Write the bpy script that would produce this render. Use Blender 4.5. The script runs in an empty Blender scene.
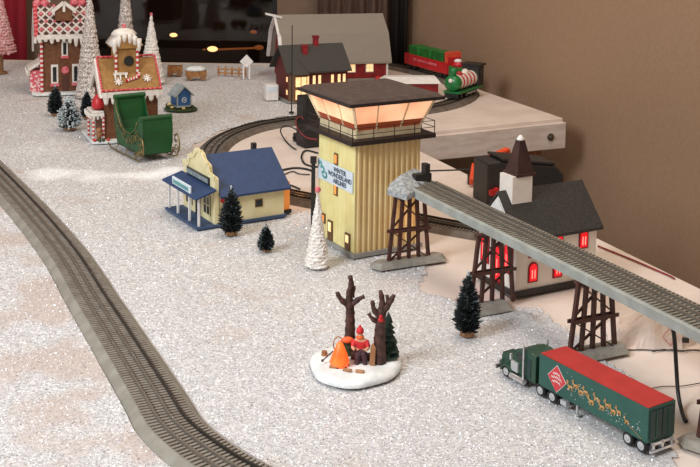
import bpy, bmesh, math, random
from mathutils import Vector, Matrix, noise
random.seed(7)
C = bpy.context.scene.collection
PI = math.pi
# ------------------------------------------------------------------ camera
F, PITCH, ROLL, SHIFT = 1120.0, .10774822, -.01449933, -219.013
scene = bpy.context.scene
cam_d = bpy.data.cameras.new('camera'); cam = bpy.data.objects.new('camera', cam_d); C.objects.link(cam)
cam.location = (0, 0, 1)
cam.rotation_euler = (Matrix.Rotation(PI/2-PITCH, 4, 'X') @ Matrix.Rotation(-ROLL, 4, 'Z')).to_euler()
cam_d.sensor_width = 36; cam_d.lens = 36*F/700; cam_d.shift_y = SHIFT/700; cam_d.clip_start = .02
scene.camera = cam
Z0 = .008                                  # top of the snow blanket

def at(px, py, z=0.0):
    """point of the plane at height z seen at a photo pixel"""
    X = px-350; Y = -(py-233.5-SHIFT)
    cr, sr = math.cos(ROLL), math.sin(ROLL)
    X, Y = X*cr+Y*sr, -X*sr+Y*cr
    c, s = math.cos(PITCH), math.sin(PITCH)
    d = (X, F*c+Y*s, -F*s+Y*c); t = (z-1)/d[2]
    return Vector((d[0]*t, d[1]*t, z))

# ------------------------------------------------------------------ materials
def lin(c):
    return tuple(((v/255)/12.92 if v/255 <= .04045 else ((v/255+.055)/1.055)**2.4) for v in c)
def mat(name, rgb, rough=.6, metal=0, rgb2=None, scale=40, bump=0, bscale=None, emit=0, ergb=None, lo=.4, hi=.6, detail=3, stretch=None, spec=None, tex='noise', evar=False):
    m = bpy.data.materials.new(name); m.use_nodes = True
    nt = m.node_tree; b = nt.nodes['Principled BSDF']
    col = lin(rgb)+(1,)
    b.inputs['Base Color'].default_value = col
    b.inputs['Roughness'].default_value = rough; b.inputs['Metallic'].default_value = metal
    if spec is not None: b.inputs['Specular IOR Level'].default_value = spec
    tc = nt.nodes.new('ShaderNodeTexCoord'); vec = tc.outputs['Object']
    if stretch:
        mp = nt.nodes.new('ShaderNodeMapping'); mp.inputs['Scale'].default_value = stretch
        nt.links.new(vec, mp.inputs[0]); vec = mp.outputs[0]
    if rgb2 is None: rgb2 = tuple(max(0, v*.94) for v in rgb)
    n = nt.nodes.new('ShaderNodeTexNoise' if tex == 'noise' else 'ShaderNodeTexVoronoi'); n.inputs['Scale'].default_value = scale
    if tex == 'noise': n.inputs['Detail'].default_value = detail
    nt.links.new(vec, n.inputs['Vector'])
    r = nt.nodes.new('ShaderNodeValToRGB'); r.color_ramp.elements[0].position = lo; r.color_ramp.elements[1].position = hi
    r.color_ramp.elements[0].color = lin(rgb2)+(1,); r.color_ramp.elements[1].color = col
    if tex == 'cells':
        sp = nt.nodes.new('ShaderNodeSeparateColor'); nt.links.new(n.outputs['Color'], sp.inputs[0]); nt.links.new(sp.outputs[0], r.inputs[0])
    else: nt.links.new(n.outputs[0], r.inputs[0])
    nt.links.new(r.outputs[0], b.inputs['Base Color'])
    if bump:
        n2 = nt.nodes.new('ShaderNodeTexNoise'); n2.inputs['Scale'].default_value = bscale or scale*2; n2.inputs['Detail'].default_value = 4
        nt.links.new(vec, n2.inputs['Vector'])
        bp = nt.nodes.new('ShaderNodeBump'); bp.inputs['Strength'].default_value = bump; bp.inputs['Distance'].default_value = .005
        nt.links.new(n2.outputs[0], bp.inputs['Height']); nt.links.new(bp.outputs[0], b.inputs['Normal'])
    if emit and evar: nt.links.new(r.outputs[0], b.inputs['Emission Color']); b.inputs['Emission Strength'].default_value = emit
    elif emit:
        b.inputs['Emission Color'].default_value = lin(ergb or rgb)+(1,); b.inputs['Emission Strength'].default_value = emit
    return m

# ------------------------------------------------------------------ mesh builder
class MB:
    def __init__(s): s.v = []; s.f = []; s.mi = []; s.M = Matrix()
    def add(s, vs, fs, mi=0):
        o = len(s.v); s.v += [s.M @ Vector(v) for v in vs]
        s.f += [tuple(o+i for i in f) for f in fs]; s.mi += [mi]*len(fs); return s
    def box(s, c, d, rz=0, mi=0, R=None):
        R = R or Matrix.Rotation(rz, 3, 'Z'); c = Vector(c)
        vs = [c+R @ Vector((x*d[0]/2, y*d[1]/2, z*d[2]/2)) for x in (-1, 1) for y in (-1, 1) for z in (-1, 1)]
        return s.add(vs, [(0,1,3,2),(4,6,7,5),(0,4,5,1),(2,3,7,6),(0,2,6,4),(1,5,7,3)], mi)
    def b2(s, a, b, mi=0):
        return s.box([(p+q)/2 for p, q in zip(a, b)], [abs(q-p) for p, q in zip(a, b)], mi=mi)
    def bar(s, a, b, w, h=None, mi=0, up=(0,0,1)):
        a, b = Vector(a), Vector(b); d = (b-a); L = d.length
        if L < 1e-9: return s
        d /= L; u = Vector(up)
        if abs(d.dot(u)) > .97: u = Vector((0,1,0)) if abs(d.y) < .9 else Vector((1,0,0))
        y = u.cross(d).normalized(); z = d.cross(y)
        R = Matrix((d, y, z)).transposed()
        return s.box((a+b)/2, (L, w, h or w), mi=mi, R=R)
    def extr(s, pts, n, mi=0):
        """prism: polygon pts (3D, planar) extruded by vector n"""
        k = len(pts); n = Vector(n)
        vs = [Vector(p) for p in pts]+[Vector(p)+n for p in pts]
        fs = [tuple(range(k))[::-1], tuple(range(k, 2*k))]+[(i, (i+1) % k, k+(i+1) % k, k+i) for i in range(k)]
        return s.add(vs, fs, mi)
    def poly(s, pts, z0, z1, mi=0): return s.extr([(p[0], p[1], z0) for p in pts], (0, 0, z1-z0), mi)
    def lathe(s, prof, c=(0,0,0), seg=20, mi=0, M=None, jit=0):
        vs = []; fs = []; n = len(prof); M = M or Matrix()
        for r, z in prof:
            for k in range(seg):
                a = 2*PI*k/seg; q = r*(1+random.uniform(-jit, jit))
                vs.append(Vector(c)+(M @ Vector((q*math.cos(a), q*math.sin(a), z))))
        for i in range(n-1):
            for k in range(seg):
                fs.append((i*seg+k, i*seg+(k+1) % seg, (i+1)*seg+(k+1) % seg, (i+1)*seg+k))
        if prof[0][0] > 1e-6: fs.append(tuple(range(seg))[::-1])
        if prof[-1][0] > 1e-6: fs.append(tuple((n-1)*seg+k for k in range(seg)))
        return s.add(vs, fs, mi)
    def ball(s, c, r, seg=12, mi=0, sc=(1,1,1)):
        n = max(4, seg//2)
        return s.lathe([(r*math.sin(PI*i/n) if 0 < i < n else 1e-5, -r*math.cos(PI*i/n)) for i in range(n+1)], c, seg, mi, Matrix.Diagonal((*sc, 1)).to_3x3())
    def cyl(s, a, b, r, r2=None, seg=14, mi=0):
        a, b = Vector(a), Vector(b); q = (b-a).to_track_quat('Z', 'Y').to_matrix()
        return s.lathe([(r, 0), (r if r2 is None else r2, (b-a).length)], a, seg, mi, q)
    def tube(s, pts, r, seg=8, mi=0):
        pts = [Vector(p) for p in pts]; vs = []; fs = []; n = len(pts)
        rr = r if isinstance(r, (list, tuple)) else [r]*n
        for i, p in enumerate(pts):
            d = (pts[min(i+1, n-1)]-pts[max(i-1, 0)]).normalized()
            u = Vector((0,0,1)) if abs(d.z) < .9 else Vector((1,0,0))
            x = d.cross(u).normalized(); y = d.cross(x)
            for k in range(seg):
                a = 2*PI*k/seg; vs.append(p+x*rr[i]*math.cos(a)+y*rr[i]*math.sin(a))
        for i in range(n-1):
            for k in range(seg): fs.append((i*seg+k, i*seg+(k+1) % seg, (i+1)*seg+(k+1) % seg, (i+1)*seg+k))
        fs += [tuple(range(seg))[::-1], tuple((n-1)*seg+k for k in range(seg))]
        return s.add(vs, fs, mi)
    def quad(s, a, b, c, d, mi=0): return s.add([a, b, c, d], [(0,1,2,3)], mi)
    def build(s, name, mats, parent=None, smooth=False, bevel=0):
        me = bpy.data.meshes.new(name); me.from_pydata([tuple(v) for v in s.v], [], s.f)
        for m in (mats if isinstance(mats, (list, tuple)) else [mats]): me.materials.append(m)
        me.polygons.foreach_set('material_index', s.mi)
        if smooth: me.polygons.foreach_set('use_smooth', [True]*len(s.f))
        bm = bmesh.new(); bm.from_mesh(me); bmesh.ops.recalc_face_normals(bm, faces=bm.faces); bm.to_mesh(me); bm.free()
        o = bpy.data.objects.new(name, me); C.objects.link(o)
        if parent is not None: o.parent = parent
        if bevel:
            b = o.modifiers.new('bevel', 'BEVEL'); b.width = bevel; b.segments = 2; b.limit_method = 'ANGLE'
        return o

def tag(o, label=None, cat=None, group=None, kind=None):
    if label: o['label'] = label
    if cat: o['category'] = cat
    if group: o['group'] = group
    if kind: o['kind'] = kind
    return o
def thing(name, label, cat, loc=(0,0,0), rz=0, group=None):
    o = bpy.data.objects.new(name, None); C.objects.link(o); o.empty_display_size = .02
    o.location = loc; o.rotation_euler = (0, 0, rz)
    return tag(o, label, cat, group)
def copy_tree(o, parent=None):
    c = o.copy(); C.objects.link(c)
    if parent is not None: c.parent = parent
    for ch in list(o.children): copy_tree(ch, c)
    return c
def spline(pts, step):
    """Catmull-Rom through 2D/3D points, resampled at equal steps"""
    P = [Vector(p) if len(p) == 3 else Vector((*p, 0)) for p in pts]
    P = [2*P[0]-P[1]]+P+[2*P[-1]-P[-2]]; out = []
    for i in range(1, len(P)-2):
        for k in range(40):
            t = k/40; a, b, c, d = P[i-1:i+3]
            out.append(.5*((2*b)+(c-a)*t+(2*a-5*b+4*c-d)*t*t+(3*b-a-3*c+d)*t**3))
    out.append(P[-2]); res = [out[0]]; acc = 0
    for p, q in zip(out, out[1:]):
        L = (q-p).length
        while acc+L >= step:
            t = (step-acc)/L; p = p.lerp(q, t); res.append(p.copy()); L = (q-p).length; acc = 0
        acc += L
    return res
def text_mesh(body, size, name, m, parent, loc, R, extrude=.0004, spacing=1.0, line=1.0):
    cu = bpy.data.curves.new(name, 'FONT'); cu.body = body; cu.size = size; cu.extrude = extrude
    cu.align_x = 'CENTER'; cu.align_y = 'CENTER'; cu.space_character = spacing; cu.space_line = line; cu.offset = size*.02
    t = bpy.data.objects.new(name, cu); C.objects.link(t)
    dg = bpy.context.evaluated_depsgraph_get(); me = bpy.data.meshes.new_from_object(t.evaluated_get(dg))
    bpy.data.objects.remove(t); bpy.data.curves.remove(cu)
    o = bpy.data.objects.new(name, me); C.objects.link(o); me.materials.clear(); me.materials.append(m)
    o.parent = parent; o.matrix_local = Matrix.Translation(loc) @ R.to_4x4()
    return o
def basis(x, y):
    x = Vector(x).normalized(); y = Vector(y).normalized(); return Matrix((x, y, x.cross(y))).transposed()

# ------------------------------------------------------------------ palette
M = {}
M['wall'] = mat('wall_paper', (168,136,109), .85, rgb2=(160,128,101), scale=60, bump=.12, bscale=250, lo=.3, hi=.7)
M['wall_b'] = mat('back_wall_paint', (128,104,86), .9, scale=6)
M['floor'] = mat('floor_carpet', (96,76,64), .95, scale=90, bump=.3)
M['table'] = mat('white_paint', (224,210,199), .6, rgb2=(214,199,187), scale=7, bump=.05, bscale=60)
M['apron'] = mat('painted_board', (222,208,198), .6, rgb2=(208,192,180), scale=9, stretch=(1,1,5), bump=.08)
M['pine'] = mat('bare_pine', (176,120,74), .6, rgb2=(150,96,56), scale=14, stretch=(4,4,.6))
M['bolt'] = mat('bolt_steel', (120,114,105), .4, .8)
M['bed'] = mat('track_roadbed', (148,144,133), .6, rgb2=(134,129,118), scale=25, bump=.06)
M['deck'] = mat('elevated_roadbed', (158,162,156), .6, rgb2=(146,148,142), scale=25, bump=.06)
M['bed_b'] = mat('brown_roadbed', (112,102,92), .7, rgb2=(96,86,76), scale=25)
M['tie'] = mat('track_sleepers', (118,108,98), .65, rgb2=(100,90,82), scale=60)
M['tie_e'] = mat('elevated_sleepers', (136,130,118), .65, rgb2=(122,114,102), scale=60)
M['tie_l'] = mat('light_sleepers', (140,132,122), .65, rgb2=(126,116,106), scale=40)
M['rail_l'] = mat('worn_rail', (128,118,108), .4, .4)
M['rail'] = mat('rail_metal', (150,142,132), .35, .7)
M['rail_d'] = mat('dark_rail', (70,64,58), .4, .6)
M['timber'] = mat('trestle_timber', (84,48,40), .6, rgb2=(62,34,29), scale=40)
M['conc'] = mat('concrete_footing', (152,148,138), .8, rgb2=(138,133,124), scale=60, bump=.2)
M['rock'] = mat('grey_rock', (176,180,180), .8, rgb2=(132,136,138), scale=110, bump=.5)
M['black'] = mat('black_plastic', (30,28,28), .45)
M['black2'] = mat('worn_black', (44,40,38), .55, rgb2=(34,31,30), scale=30)
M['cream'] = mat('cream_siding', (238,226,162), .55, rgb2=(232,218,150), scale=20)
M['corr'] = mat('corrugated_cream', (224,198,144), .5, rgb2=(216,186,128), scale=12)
M['plinth'] = mat('grey_plinth', (150,148,142), .7)
M['roofdk'] = mat('dark_brown_roof', (82,66,58), .8, rgb2=(72,56,49), scale=60, bump=.2)
M['fascia'] = mat('dark_fascia', (40,28,26), .5)
M['fr'] = mat('window_frame_cream', (232,214,176), .5)
M['glow'] = mat('lit_peach_glass', (255,206,164), .3, emit=.78, evar=True, rgb2=(240,148,104), scale=9, lo=.34, hi=.66, detail=1)
M['glow2'] = mat('lit_rust_band', (160,76,46), .5, emit=.10, ergb=(225,98,48), scale=9)
M['lit'] = mat('lit_warm_window', (255,224,180), .4, emit=.9, ergb=(255,206,146), rgb2=(236,176,110), scale=60)
M['lito'] = mat('lit_orange_window', (255,170,90), .4, emit=.55, ergb=(255,150,70))
M['brown'] = mat('brown_frame', (112,80,52), .6)
M['white'] = mat('white_plastic', (236,234,230), .5, rgb2=(226,222,218), scale=30)
M['signw'] = mat('sign_white', (222,232,238), .5, rgb2=(212,224,232), scale=30)
M['ink'] = mat('sign_ink', (44,62,84), .6)
M['teal'] = mat('sign_teal', (96,160,160), .6)
M['navy'] = mat('navy_roof', (38,64,106), .6, rgb2=(35,59,99), scale=50, bump=.05)
M['navy2'] = mat('navy_deck', (62,84,118), .6)
M['screm'] = mat('store_cream', (238,226,180), .55, rgb2=(230,216,166), scale=20)
M['orwall'] = mat('orange_lit_wall', (246,170,92), .55, emit=.22, ergb=(255,140,50), rgb2=(240,150,70), scale=10)  # warm light on the wall painted in as orange, with a slight glow
M['gdark'] = mat('dark_glass', (40,44,46), .2)
M['red'] = mat('bright_red', (200,36,36), .5)
M['church'] = mat('church_white', (234,226,216), .55, rgb2=(226,216,206), scale=20)
M['croof'] = mat('church_roof', (58,54,50), .75, rgb2=(46,42,39), scale=160, bump=.2)
M['spire'] = mat('spire_brown', (66,38,36), .55, rgb2=(50,28,27), scale=50)
M['redlit'] = mat('red_lit_glass', (235,28,44), .4, emit=.55, ergb=(255,10,30))
M['pinklit'] = mat('pale_lit_pane', (255,190,170), .4, emit=1.0, ergb=(255,120,110))
M['pinkred'] = mat('red_arch_frame', (150,12,26), .5)
M['needle'] = mat('dark_green_needles', (36,44,46), .7, rgb2=(22,28,30), scale=80)
M['frost'] = mat('frosted_tip', (198,208,210), .7)
M['frostg'] = mat('frosted_green', (112,128,130), .7)
M['wood'] = mat('wooden_disc', (150,108,72), .6, rgb2=(120,82,52), scale=60)
M['bark'] = mat('dark_bark', (84,52,44), .65, rgb2=(56,32,28), scale=90, bump=.5)
M['orange'] = mat('lit_orange_flame', (255,120,50), .4, emit=.85, ergb=(255,92,28), rgb2=(250,90,30), scale=30)
M['osnow'] = mat('ornament_snow', (238,240,238), .6, rgb2=(216,222,222), scale=40, bump=.3)
M['skin'] = mat('skin', (224,170,136), .5)
M['coat'] = mat('red_coat', (214,42,48), .6)
M['trouser'] = mat('dark_trousers', (66,38,44), .7)
M['scarf'] = mat('orange_cloth', (248,110,52), .6)
M['tan'] = mat('tan_wood', (176,124,84), .6, rgb2=(146,98,62), scale=60)
M['pineg'] = mat('pine_green', (34,62,52), .7, rgb2=(22,42,36), scale=90)
M['ging'] = mat('gingerbread', (164,122,66), .7, rgb2=(148,106,54), scale=50, bump=.15)
M['gingd'] = mat('dark_gingerbread', (120,76,46), .7, rgb2=(104,62,36), scale=50, bump=.15)
M['choc'] = mat('chocolate_roof', (86,50,38), .7)
M['icing'] = mat('white_icing', (238,230,220), .5, bump=.1)
M['pinkic'] = mat('pink_icing', (226,132,140), .5, rgb2=(206,80,92), scale=90)
M['candy'] = mat('candy_red', (204,44,50), .4)
M['pinkw'] = mat('pink_sweets', (212,92,104), .6, rgb2=(240,214,210), scale=110, tex='cells', lo=.35, hi=.5)
M['beads'] = mat('beaded_silver', (250,242,234), .4, rgb2=(104,76,70), scale=190, bump=1.0, bscale=170, lo=.36, hi=.6)
M['beads2'] = mat('beaded_pink', (236,208,204), .5, rgb2=(186,70,78), scale=170, bump=1.0, bscale=170, lo=.4, hi=.58)
M['spark'] = mat('white_tinsel', (250,248,244), .5, rgb2=(222,210,196), scale=130, bump=1.0, bscale=160, lo=.34, hi=.6)
M['sleigh'] = mat('sleigh_green', (20,80,36), .45, rgb2=(16,70,32), scale=14)
M['sleigh_d'] = mat('sleigh_dark', (16,58,30), .6)
M['brass'] = mat('antique_brass', (142,124,82), .4, .6)
M['blue'] = mat('cabin_blue', (42,98,158), .55)
M['greyroof'] = mat('frosty_grey_roof', (168,180,182), .6, rgb2=(140,152,156), scale=60)
M['moss'] = mat('moss_green', (64,84,48), .8, rgb2=(44,58,34), scale=110, bump=.5)
M['yel'] = mat('pale_yellow', (226,206,140), .6)
M['crate'] = mat('honey_wood', (186,132,76), .6, rgb2=(150,100,54), scale=50)
M['barnred'] = mat('barn_red', (150,34,38), .6, rgb2=(128,26,30), scale=30)
M['barnroof'] = mat('barn_grey_roof', (146,137,126), .6, rgb2=(144,135,124), scale=20, spec=.1)
M['housed'] = mat('house_dark_red', (100,36,32), .6)
M['houseroof'] = mat('slate_roof', (64,62,58), .7, rgb2=(61,59,55), scale=80)
M['redcar'] = mat('car_red', (196,38,44), .4)
M['greencar'] = mat('load_green', (40,120,48), .5, rgb2=(28,96,38), scale=30)
M['locog'] = mat('loco_green', (30,120,60), .3)
M['stripe_r'] = mat('loco_red', (206,40,52), .35)
M['trkg'] = mat('truck_green', (34,86,76), .35, rgb2=(30,78,70), scale=14)
M['cabg'] = mat('tractor_green', (36,70,54), .35)
M['trkr'] = mat('trailer_roof_red', (178,42,38), .6, rgb2=(170,38,34), scale=30)
M['chrome'] = mat('chrome', (220,220,222), .2, .9)
M['silver'] = mat('silver_paint', (192,194,196), .4, .3)
M['tyre'] = mat('tyre_rubber', (24,24,26), .7)
M['gold'] = mat('gold_print', (204,152,92), .5)
M['diam'] = mat('diamond_red', (206,56,62), .5)
M['trkd'] = mat('door_green', (28,58,56), .4)
M['cable'] = mat('black_cable', (34,32,32), .5)
M['cabler'] = mat('red_cable', (140,40,44), .5)
M['greybox'] = mat('dark_grey_box', (46,44,44), .5)
M['clamp'] = mat('orange_clamp', (236,80,36), .4)
M['paper'] = mat('cream_paper', (228,212,200), .8, rgb2=(214,194,180), scale=9)
M['palered'] = mat('faded_red_print', (206,160,150), .7)
M['endred'] = mat('orange_red_board', (224,80,56), .45)
M['curtr'] = mat('red_curtain', (150,22,40), .8)
M['curtd'] = mat('brown_curtain', (104,80,68), .85, rgb2=(86,64,54), scale=8, stretch=(8,8,1))
M['dark'] = mat('near_black', (22,15,13), .6)
M['nite'] = mat('night_wall', (34,22,18), .9, rgb2=(20,12,10), scale=2)
M['glint'] = mat('warm_glint', (255,226,170), .4, emit=3.5, ergb=(255,214,150))
M['glintd'] = mat('dim_glint', (190,120,70), .4, emit=.35, ergb=(220,130,70))

def snow_mat():
    m = bpy.data.materials.new('glitter_snow'); m.use_nodes = True; nt = m.node_tree; N = nt.nodes; L = nt.links
    b = N['Principled BSDF']; tc = N.new('ShaderNodeTexCoord'); P = tc.outputs['Object']
    def vor(s):
        v = N.new('ShaderNodeTexVoronoi'); v.inputs['Scale'].default_value = s; L.new(P, v.inputs['Vector'])
        sp = N.new('ShaderNodeSeparateColor'); L.new(v.outputs['Color'], sp.inputs[0]); return v, sp
    v1, s1 = vor(230); v2, s2 = vor(420)
    r1 = N.new('ShaderNodeValToRGB'); e = r1.color_ramp.elements
    e[0].position = 0; e[0].color = lin((184,182,181))+(1,); e[1].position = .88; e[1].color = lin((226,225,226))+(1,); y_ = r1.color_ramp.elements.new(.93); y_.color = (1,1,1,1)  # whitest cells paint the glitter's sparkle into the colour
    x = r1.color_ramp.elements.new(.35); x.color = lin((210,209,209))+(1,)
    L.new(s1.outputs[0], r1.inputs[0])
    r2 = N.new('ShaderNodeValToRGB'); e = r2.color_ramp.elements
    e[0].position = .1; e[0].color = lin((206,204,203))+(1,); e[1].position = .7; e[1].color = (1,1,1,1)
    L.new(s2.outputs[1], r2.inputs[0])
    mx = N.new('ShaderNodeMix'); mx.data_type = 'RGBA'; mx.blend_type = 'MULTIPLY'; mx.inputs[0].default_value = .8
    L.new(r1.outputs[0], mx.inputs[6]); L.new(r2.outputs[0], mx.inputs[7])
    # thin patches where the board shows, plus reflection haze painted left of track
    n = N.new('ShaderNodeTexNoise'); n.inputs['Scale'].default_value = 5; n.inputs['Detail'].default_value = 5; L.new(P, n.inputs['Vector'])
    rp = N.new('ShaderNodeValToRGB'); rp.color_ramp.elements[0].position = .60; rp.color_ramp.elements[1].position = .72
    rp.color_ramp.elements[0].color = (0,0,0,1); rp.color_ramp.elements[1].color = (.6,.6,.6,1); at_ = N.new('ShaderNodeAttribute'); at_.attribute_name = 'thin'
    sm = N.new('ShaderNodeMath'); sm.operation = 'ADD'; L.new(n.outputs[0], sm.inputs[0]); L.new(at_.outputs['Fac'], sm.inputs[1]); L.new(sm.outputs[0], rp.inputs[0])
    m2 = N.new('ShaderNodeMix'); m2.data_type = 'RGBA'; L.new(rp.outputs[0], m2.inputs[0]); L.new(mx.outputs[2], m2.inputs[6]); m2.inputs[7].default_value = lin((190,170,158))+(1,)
    a2 = N.new('ShaderNodeAttribute'); a2.attribute_name = 'fluff'
    c2 = N.new('ShaderNodeMath'); c2.operation = 'MULTIPLY'; c2.use_clamp = True; c2.inputs[1].default_value = 1.6; L.new(a2.outputs['Fac'], c2.inputs[0])
    m3 = N.new('ShaderNodeMix'); m3.data_type = 'RGBA'; L.new(c2.outputs[0], m3.inputs[0]); L.new(m2.outputs[2], m3.inputs[6]); m3.inputs[7].default_value = lin((244,246,247))+(1,)
    L.new(m3.outputs[2], b.inputs['Base Color'])
    # glitter flakes: tilted glossy facets
    geo = N.new('ShaderNodeNewGeometry')
    sub = N.new('ShaderNodeVectorMath'); sub.operation = 'SUBTRACT'; L.new(v1.outputs['Color'], sub.inputs[0]); sub.inputs[1].default_value = (.5,.5,.5)
    scl = N.new('ShaderNodeVectorMath'); scl.operation = 'SCALE'; scl.inputs['Scale'].default_value = .45; L.new(sub.outputs[0], scl.inputs[0])
    ad = N.new('ShaderNodeVectorMath'); ad.operation = 'ADD'; L.new(geo.outputs['Normal'], ad.inputs[0]); L.new(scl.outputs[0], ad.inputs[1])
    nn = N.new('ShaderNodeVectorMath'); nn.operation = 'NORMALIZE'; L.new(ad.outputs[0], nn.inputs[0])
    L.new(nn.outputs[0], b.inputs['Normal'])
    fl = N.new('ShaderNodeMath'); fl.operation = 'GREATER_THAN'; fl.inputs[1].default_value = .9; L.new(s1.outputs[2], fl.inputs[0])
    rr = N.new('ShaderNodeMapRange'); rr.inputs[3].default_value = .7; rr.inputs[4].default_value = .15; L.new(fl.outputs[0], rr.inputs[0]); L.new(rr.outputs[0], b.inputs['Roughness'])
    mm = N.new('ShaderNodeMath'); mm.operation = 'MULTIPLY'; mm.inputs[1].default_value = 0; L.new(fl.outputs[0], mm.inputs[0]); L.new(mm.outputs[0], b.inputs['Metallic'])
    return m
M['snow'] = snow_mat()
M['flake'] = mat('white_flake', (255,255,255), .25, rgb2=(244,246,252), scale=300)
M['flake2'] = mat('silver_flake', (214,214,222), .2, .35, rgb2=(200,196,206), scale=300)

# ------------------------------------------------------------------ the setting
U = Vector((-.385, .923, 0)).normalized(); V = Vector((.923, .385, 0)).normalized()
CORNER = Vector((.37, 6.92, 0))
def struct(name, mb, m, **k):
    o = mb.build(name, m, **k); o['kind'] = 'structure'; return o
ZF = -1.1
struct('floor', MB().poly([(-4.5,-1),(3.5,-1),(3.5,8.2),(-4.5,8.2)], ZF-.05, ZF), M['floor'])
w = MB(); a = CORNER; b = CORNER-U*8.2
w.extr([(a.x,a.y,ZF),(b.x,b.y,ZF),(b.x,b.y,2.2),(a.x,a.y,2.2)], V*.12)
struct('wall_right', w, M['wall'])
# back wall with a dark window opening
WY = 6.95; wx0, wx1, wz0, wz1 = -1.66, -.455, -.16, 1.3
w = MB()
w.b2((-4.5, WY, ZF), (wx0, WY+.12, 2.2)); w.b2((wx1, WY, ZF), (.40, WY+.12, 2.2))
w.b2((wx0, WY, ZF), (wx1, WY+.12, wz0)); w.b2((wx0, WY, wz1), (wx1, WY+.12, 2.2))
struct('wall_back', w, M['wall_b'])
win = MB(); t = .03
win.b2((wx0, WY+.03, wz0), (wx0+t, WY+.08, wz1)); win.b2((wx1-t, WY+.03, wz0), (wx1, WY+.08, wz1))
win.b2((wx0, WY+.03, wz0), (wx1, WY+.08, wz0+t)); win.b2((wx0, WY+.03, wz1-t), (wx1, WY+.08, wz1))
wino = struct('window_1', win, M['dark'])
g = bpy.data.materials.new('dark_window_glass'); g.use_nodes = True; nt = g.node_tree; nt.nodes.clear()
o_ = nt.nodes.new('ShaderNodeOutputMaterial'); mx_ = nt.nodes.new('ShaderNodeMixShader'); tr_ = nt.nodes.new('ShaderNodeBsdfTransparent'); gl_ = nt.nodes.new('ShaderNodeBsdfGlossy')
tr_.inputs[0].default_value = (.72,.66,.62,1); gl_.inputs['Roughness'].default_value = .05; mx_.inputs[0].default_value = .05
nt.links.new(tr_.outputs[0], mx_.inputs[1]); nt.links.new(gl_.outputs[0], mx_.inputs[2]); nt.links.new(mx_.outputs[0], o_.inputs[0])
MB().b2((wx0+t, WY+.05, wz0+t), (wx1-t, WY+.056, wz1-t)).build('window_pane', g, wino)
struct('wall_outside', MB().b2((-3.2, 7.75, ZF), (.3, 7.85, 2.2)), M['nite'])
# reflections in the dark window, built as glowing balls on mounts behind the glass
def lamp(px, py, r, m, label, cup=True):
    p = at(px, py, 0); d = (p-Vector((0,0,1))).normalized(); k = 7.5/d.y; p = Vector((0,0,1))+d*k
    o = thing('window_glint', label, 'lamp', p)
    MB().ball((0,0,0), r, 14, sc=(1.5,1,.8)).build('glint', m, o, smooth=True)
    MB().cyl((0,r*.8,0), (0,.249,0), r*.5, seg=12).build('bracket', M['dark'], o)
    MB().cyl((0,.235,0), (0,.25,0), r*1.2, seg=16).build('mounting_plate', M['dark'], o)
lamp(173.5, 35, .018, M['glint'], 'small glowing reflection in the dark window, the leftmost and highest bright one')
lamp(212.5, 49, .024, M['glint'], 'brightest glowing reflection in the dark window, low near its middle')
lamp(253.5, 32, .016, M['glintd'], 'dim brown reflection in the dark window, upper one beside the barn gable')
lamp(259, 47.5, .022, M['glintd'], 'dim orange round reflection in the dark window, lower one beside the barn gable')
lamp(204, 49.5, .008, M['glintd'], 'tiny reddish reflection just left of the brightest one in the dark window')
hb = MB(); p = at(216, 50, 0)
def ray(px, py, y):
    p = at(px, py, 0); d = (p-Vector((0,0,1))).normalized(); return Vector((0,0,1))+d*(y/d.y)
tag(MB().cyl(ray(216,49.5,7.74), ray(257,48,7.74), .007, seg=8).build('reflection_bar', M['glintd']), 'thin dim brown horizontal reflection bar in the dark window', 'rail')  # reflected streak, modelled as a bar behind the glass
# curtains
def curtain(name, x0, x1, y, m, label, n=7, amp=.02):
    b = MB(); k = n*8; vs = []; fs = []
    for i in range(k+1):
        x = x0+(x1-x0)*i/k; yy = y+amp*math.sin(2*PI*n*i/k)
        vs += [(x, yy, ZF+.3), (x, yy, 1.9), (x, yy+.012, ZF+.3), (x, yy+.012, 1.9)]
    for i in range(k):
        q = 4*i; fs += [(q,q+4,q+5,q+1),(q+2,q+3,q+7,q+6),(q,q+2,q+6,q+4),(q+1,q+5,q+7,q+3)]
    b.add(vs, fs); return tag(b.build(name, m, smooth=True), label, 'curtain')
curtain('curtain', -.20, .235, 6.84, M['curtd'], 'muted brown pleated curtain hanging behind the barn roof', 6)
curtain('curtain', .245, .355, 6.80, M['dark'], 'narrow black curtain hanging in the corner beside the brown wall', 2, .012)
curtain('curtain', -2.9, -1.98, 6.80, M['curtr'], 'red curtain hanging at the far left corner of the photo', 8)

# ------------------------------------------------------------------ tables
P1 = Vector((.17, 4.579, 0)); P0 = P1-U*3.6; P2 = P1+U*2.07; TT = -.06
tb = thing('display_table', 'large white painted display table carrying the snow village', 'table', (0,0,ZF))
def off(p): return (p.x, p.y)
main = [off(P0), off(P1), off(P2), (-2.9, 6.52), (-2.9, .9), (1.0, .9)]
MB().poly(main, TT-ZF, -ZF).build('tabletop', M['table'], tb, bevel=.004)
ap = MB(); q = P0-V*.03; r = P1-V*.03
ap.extr([(q.x,q.y,TT-ZF-.1),(r.x,r.y,TT-ZF-.1),(r.x,r.y,TT-ZF),(q.x,q.y,TT-ZF)], -V*.03); ap.build('apron', M['apron'], tb)
for x, y in ((.55,3.2),(.85,1.3),(-2.6,1.3),(-2.6,6.0),(-.7,5.9)):
    MB().b2((x-.04,y-.04,0), (x+.04,y+.04,TT-ZF)).build('leg', M['pine'], tb)
st = thing('side_table', 'white painted side table with bolted front board, under the barn and train', 'table', (0,0,ZF))
Q1 = Vector((.974, 5.006, 0)); Q0 = P1.copy(); Q2 = Q1+U*1.42; Q3 = P2+Vector((.012,.0,0))
e = Vector((.003,.006,0))
f0 = Q0+e*1.0
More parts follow.
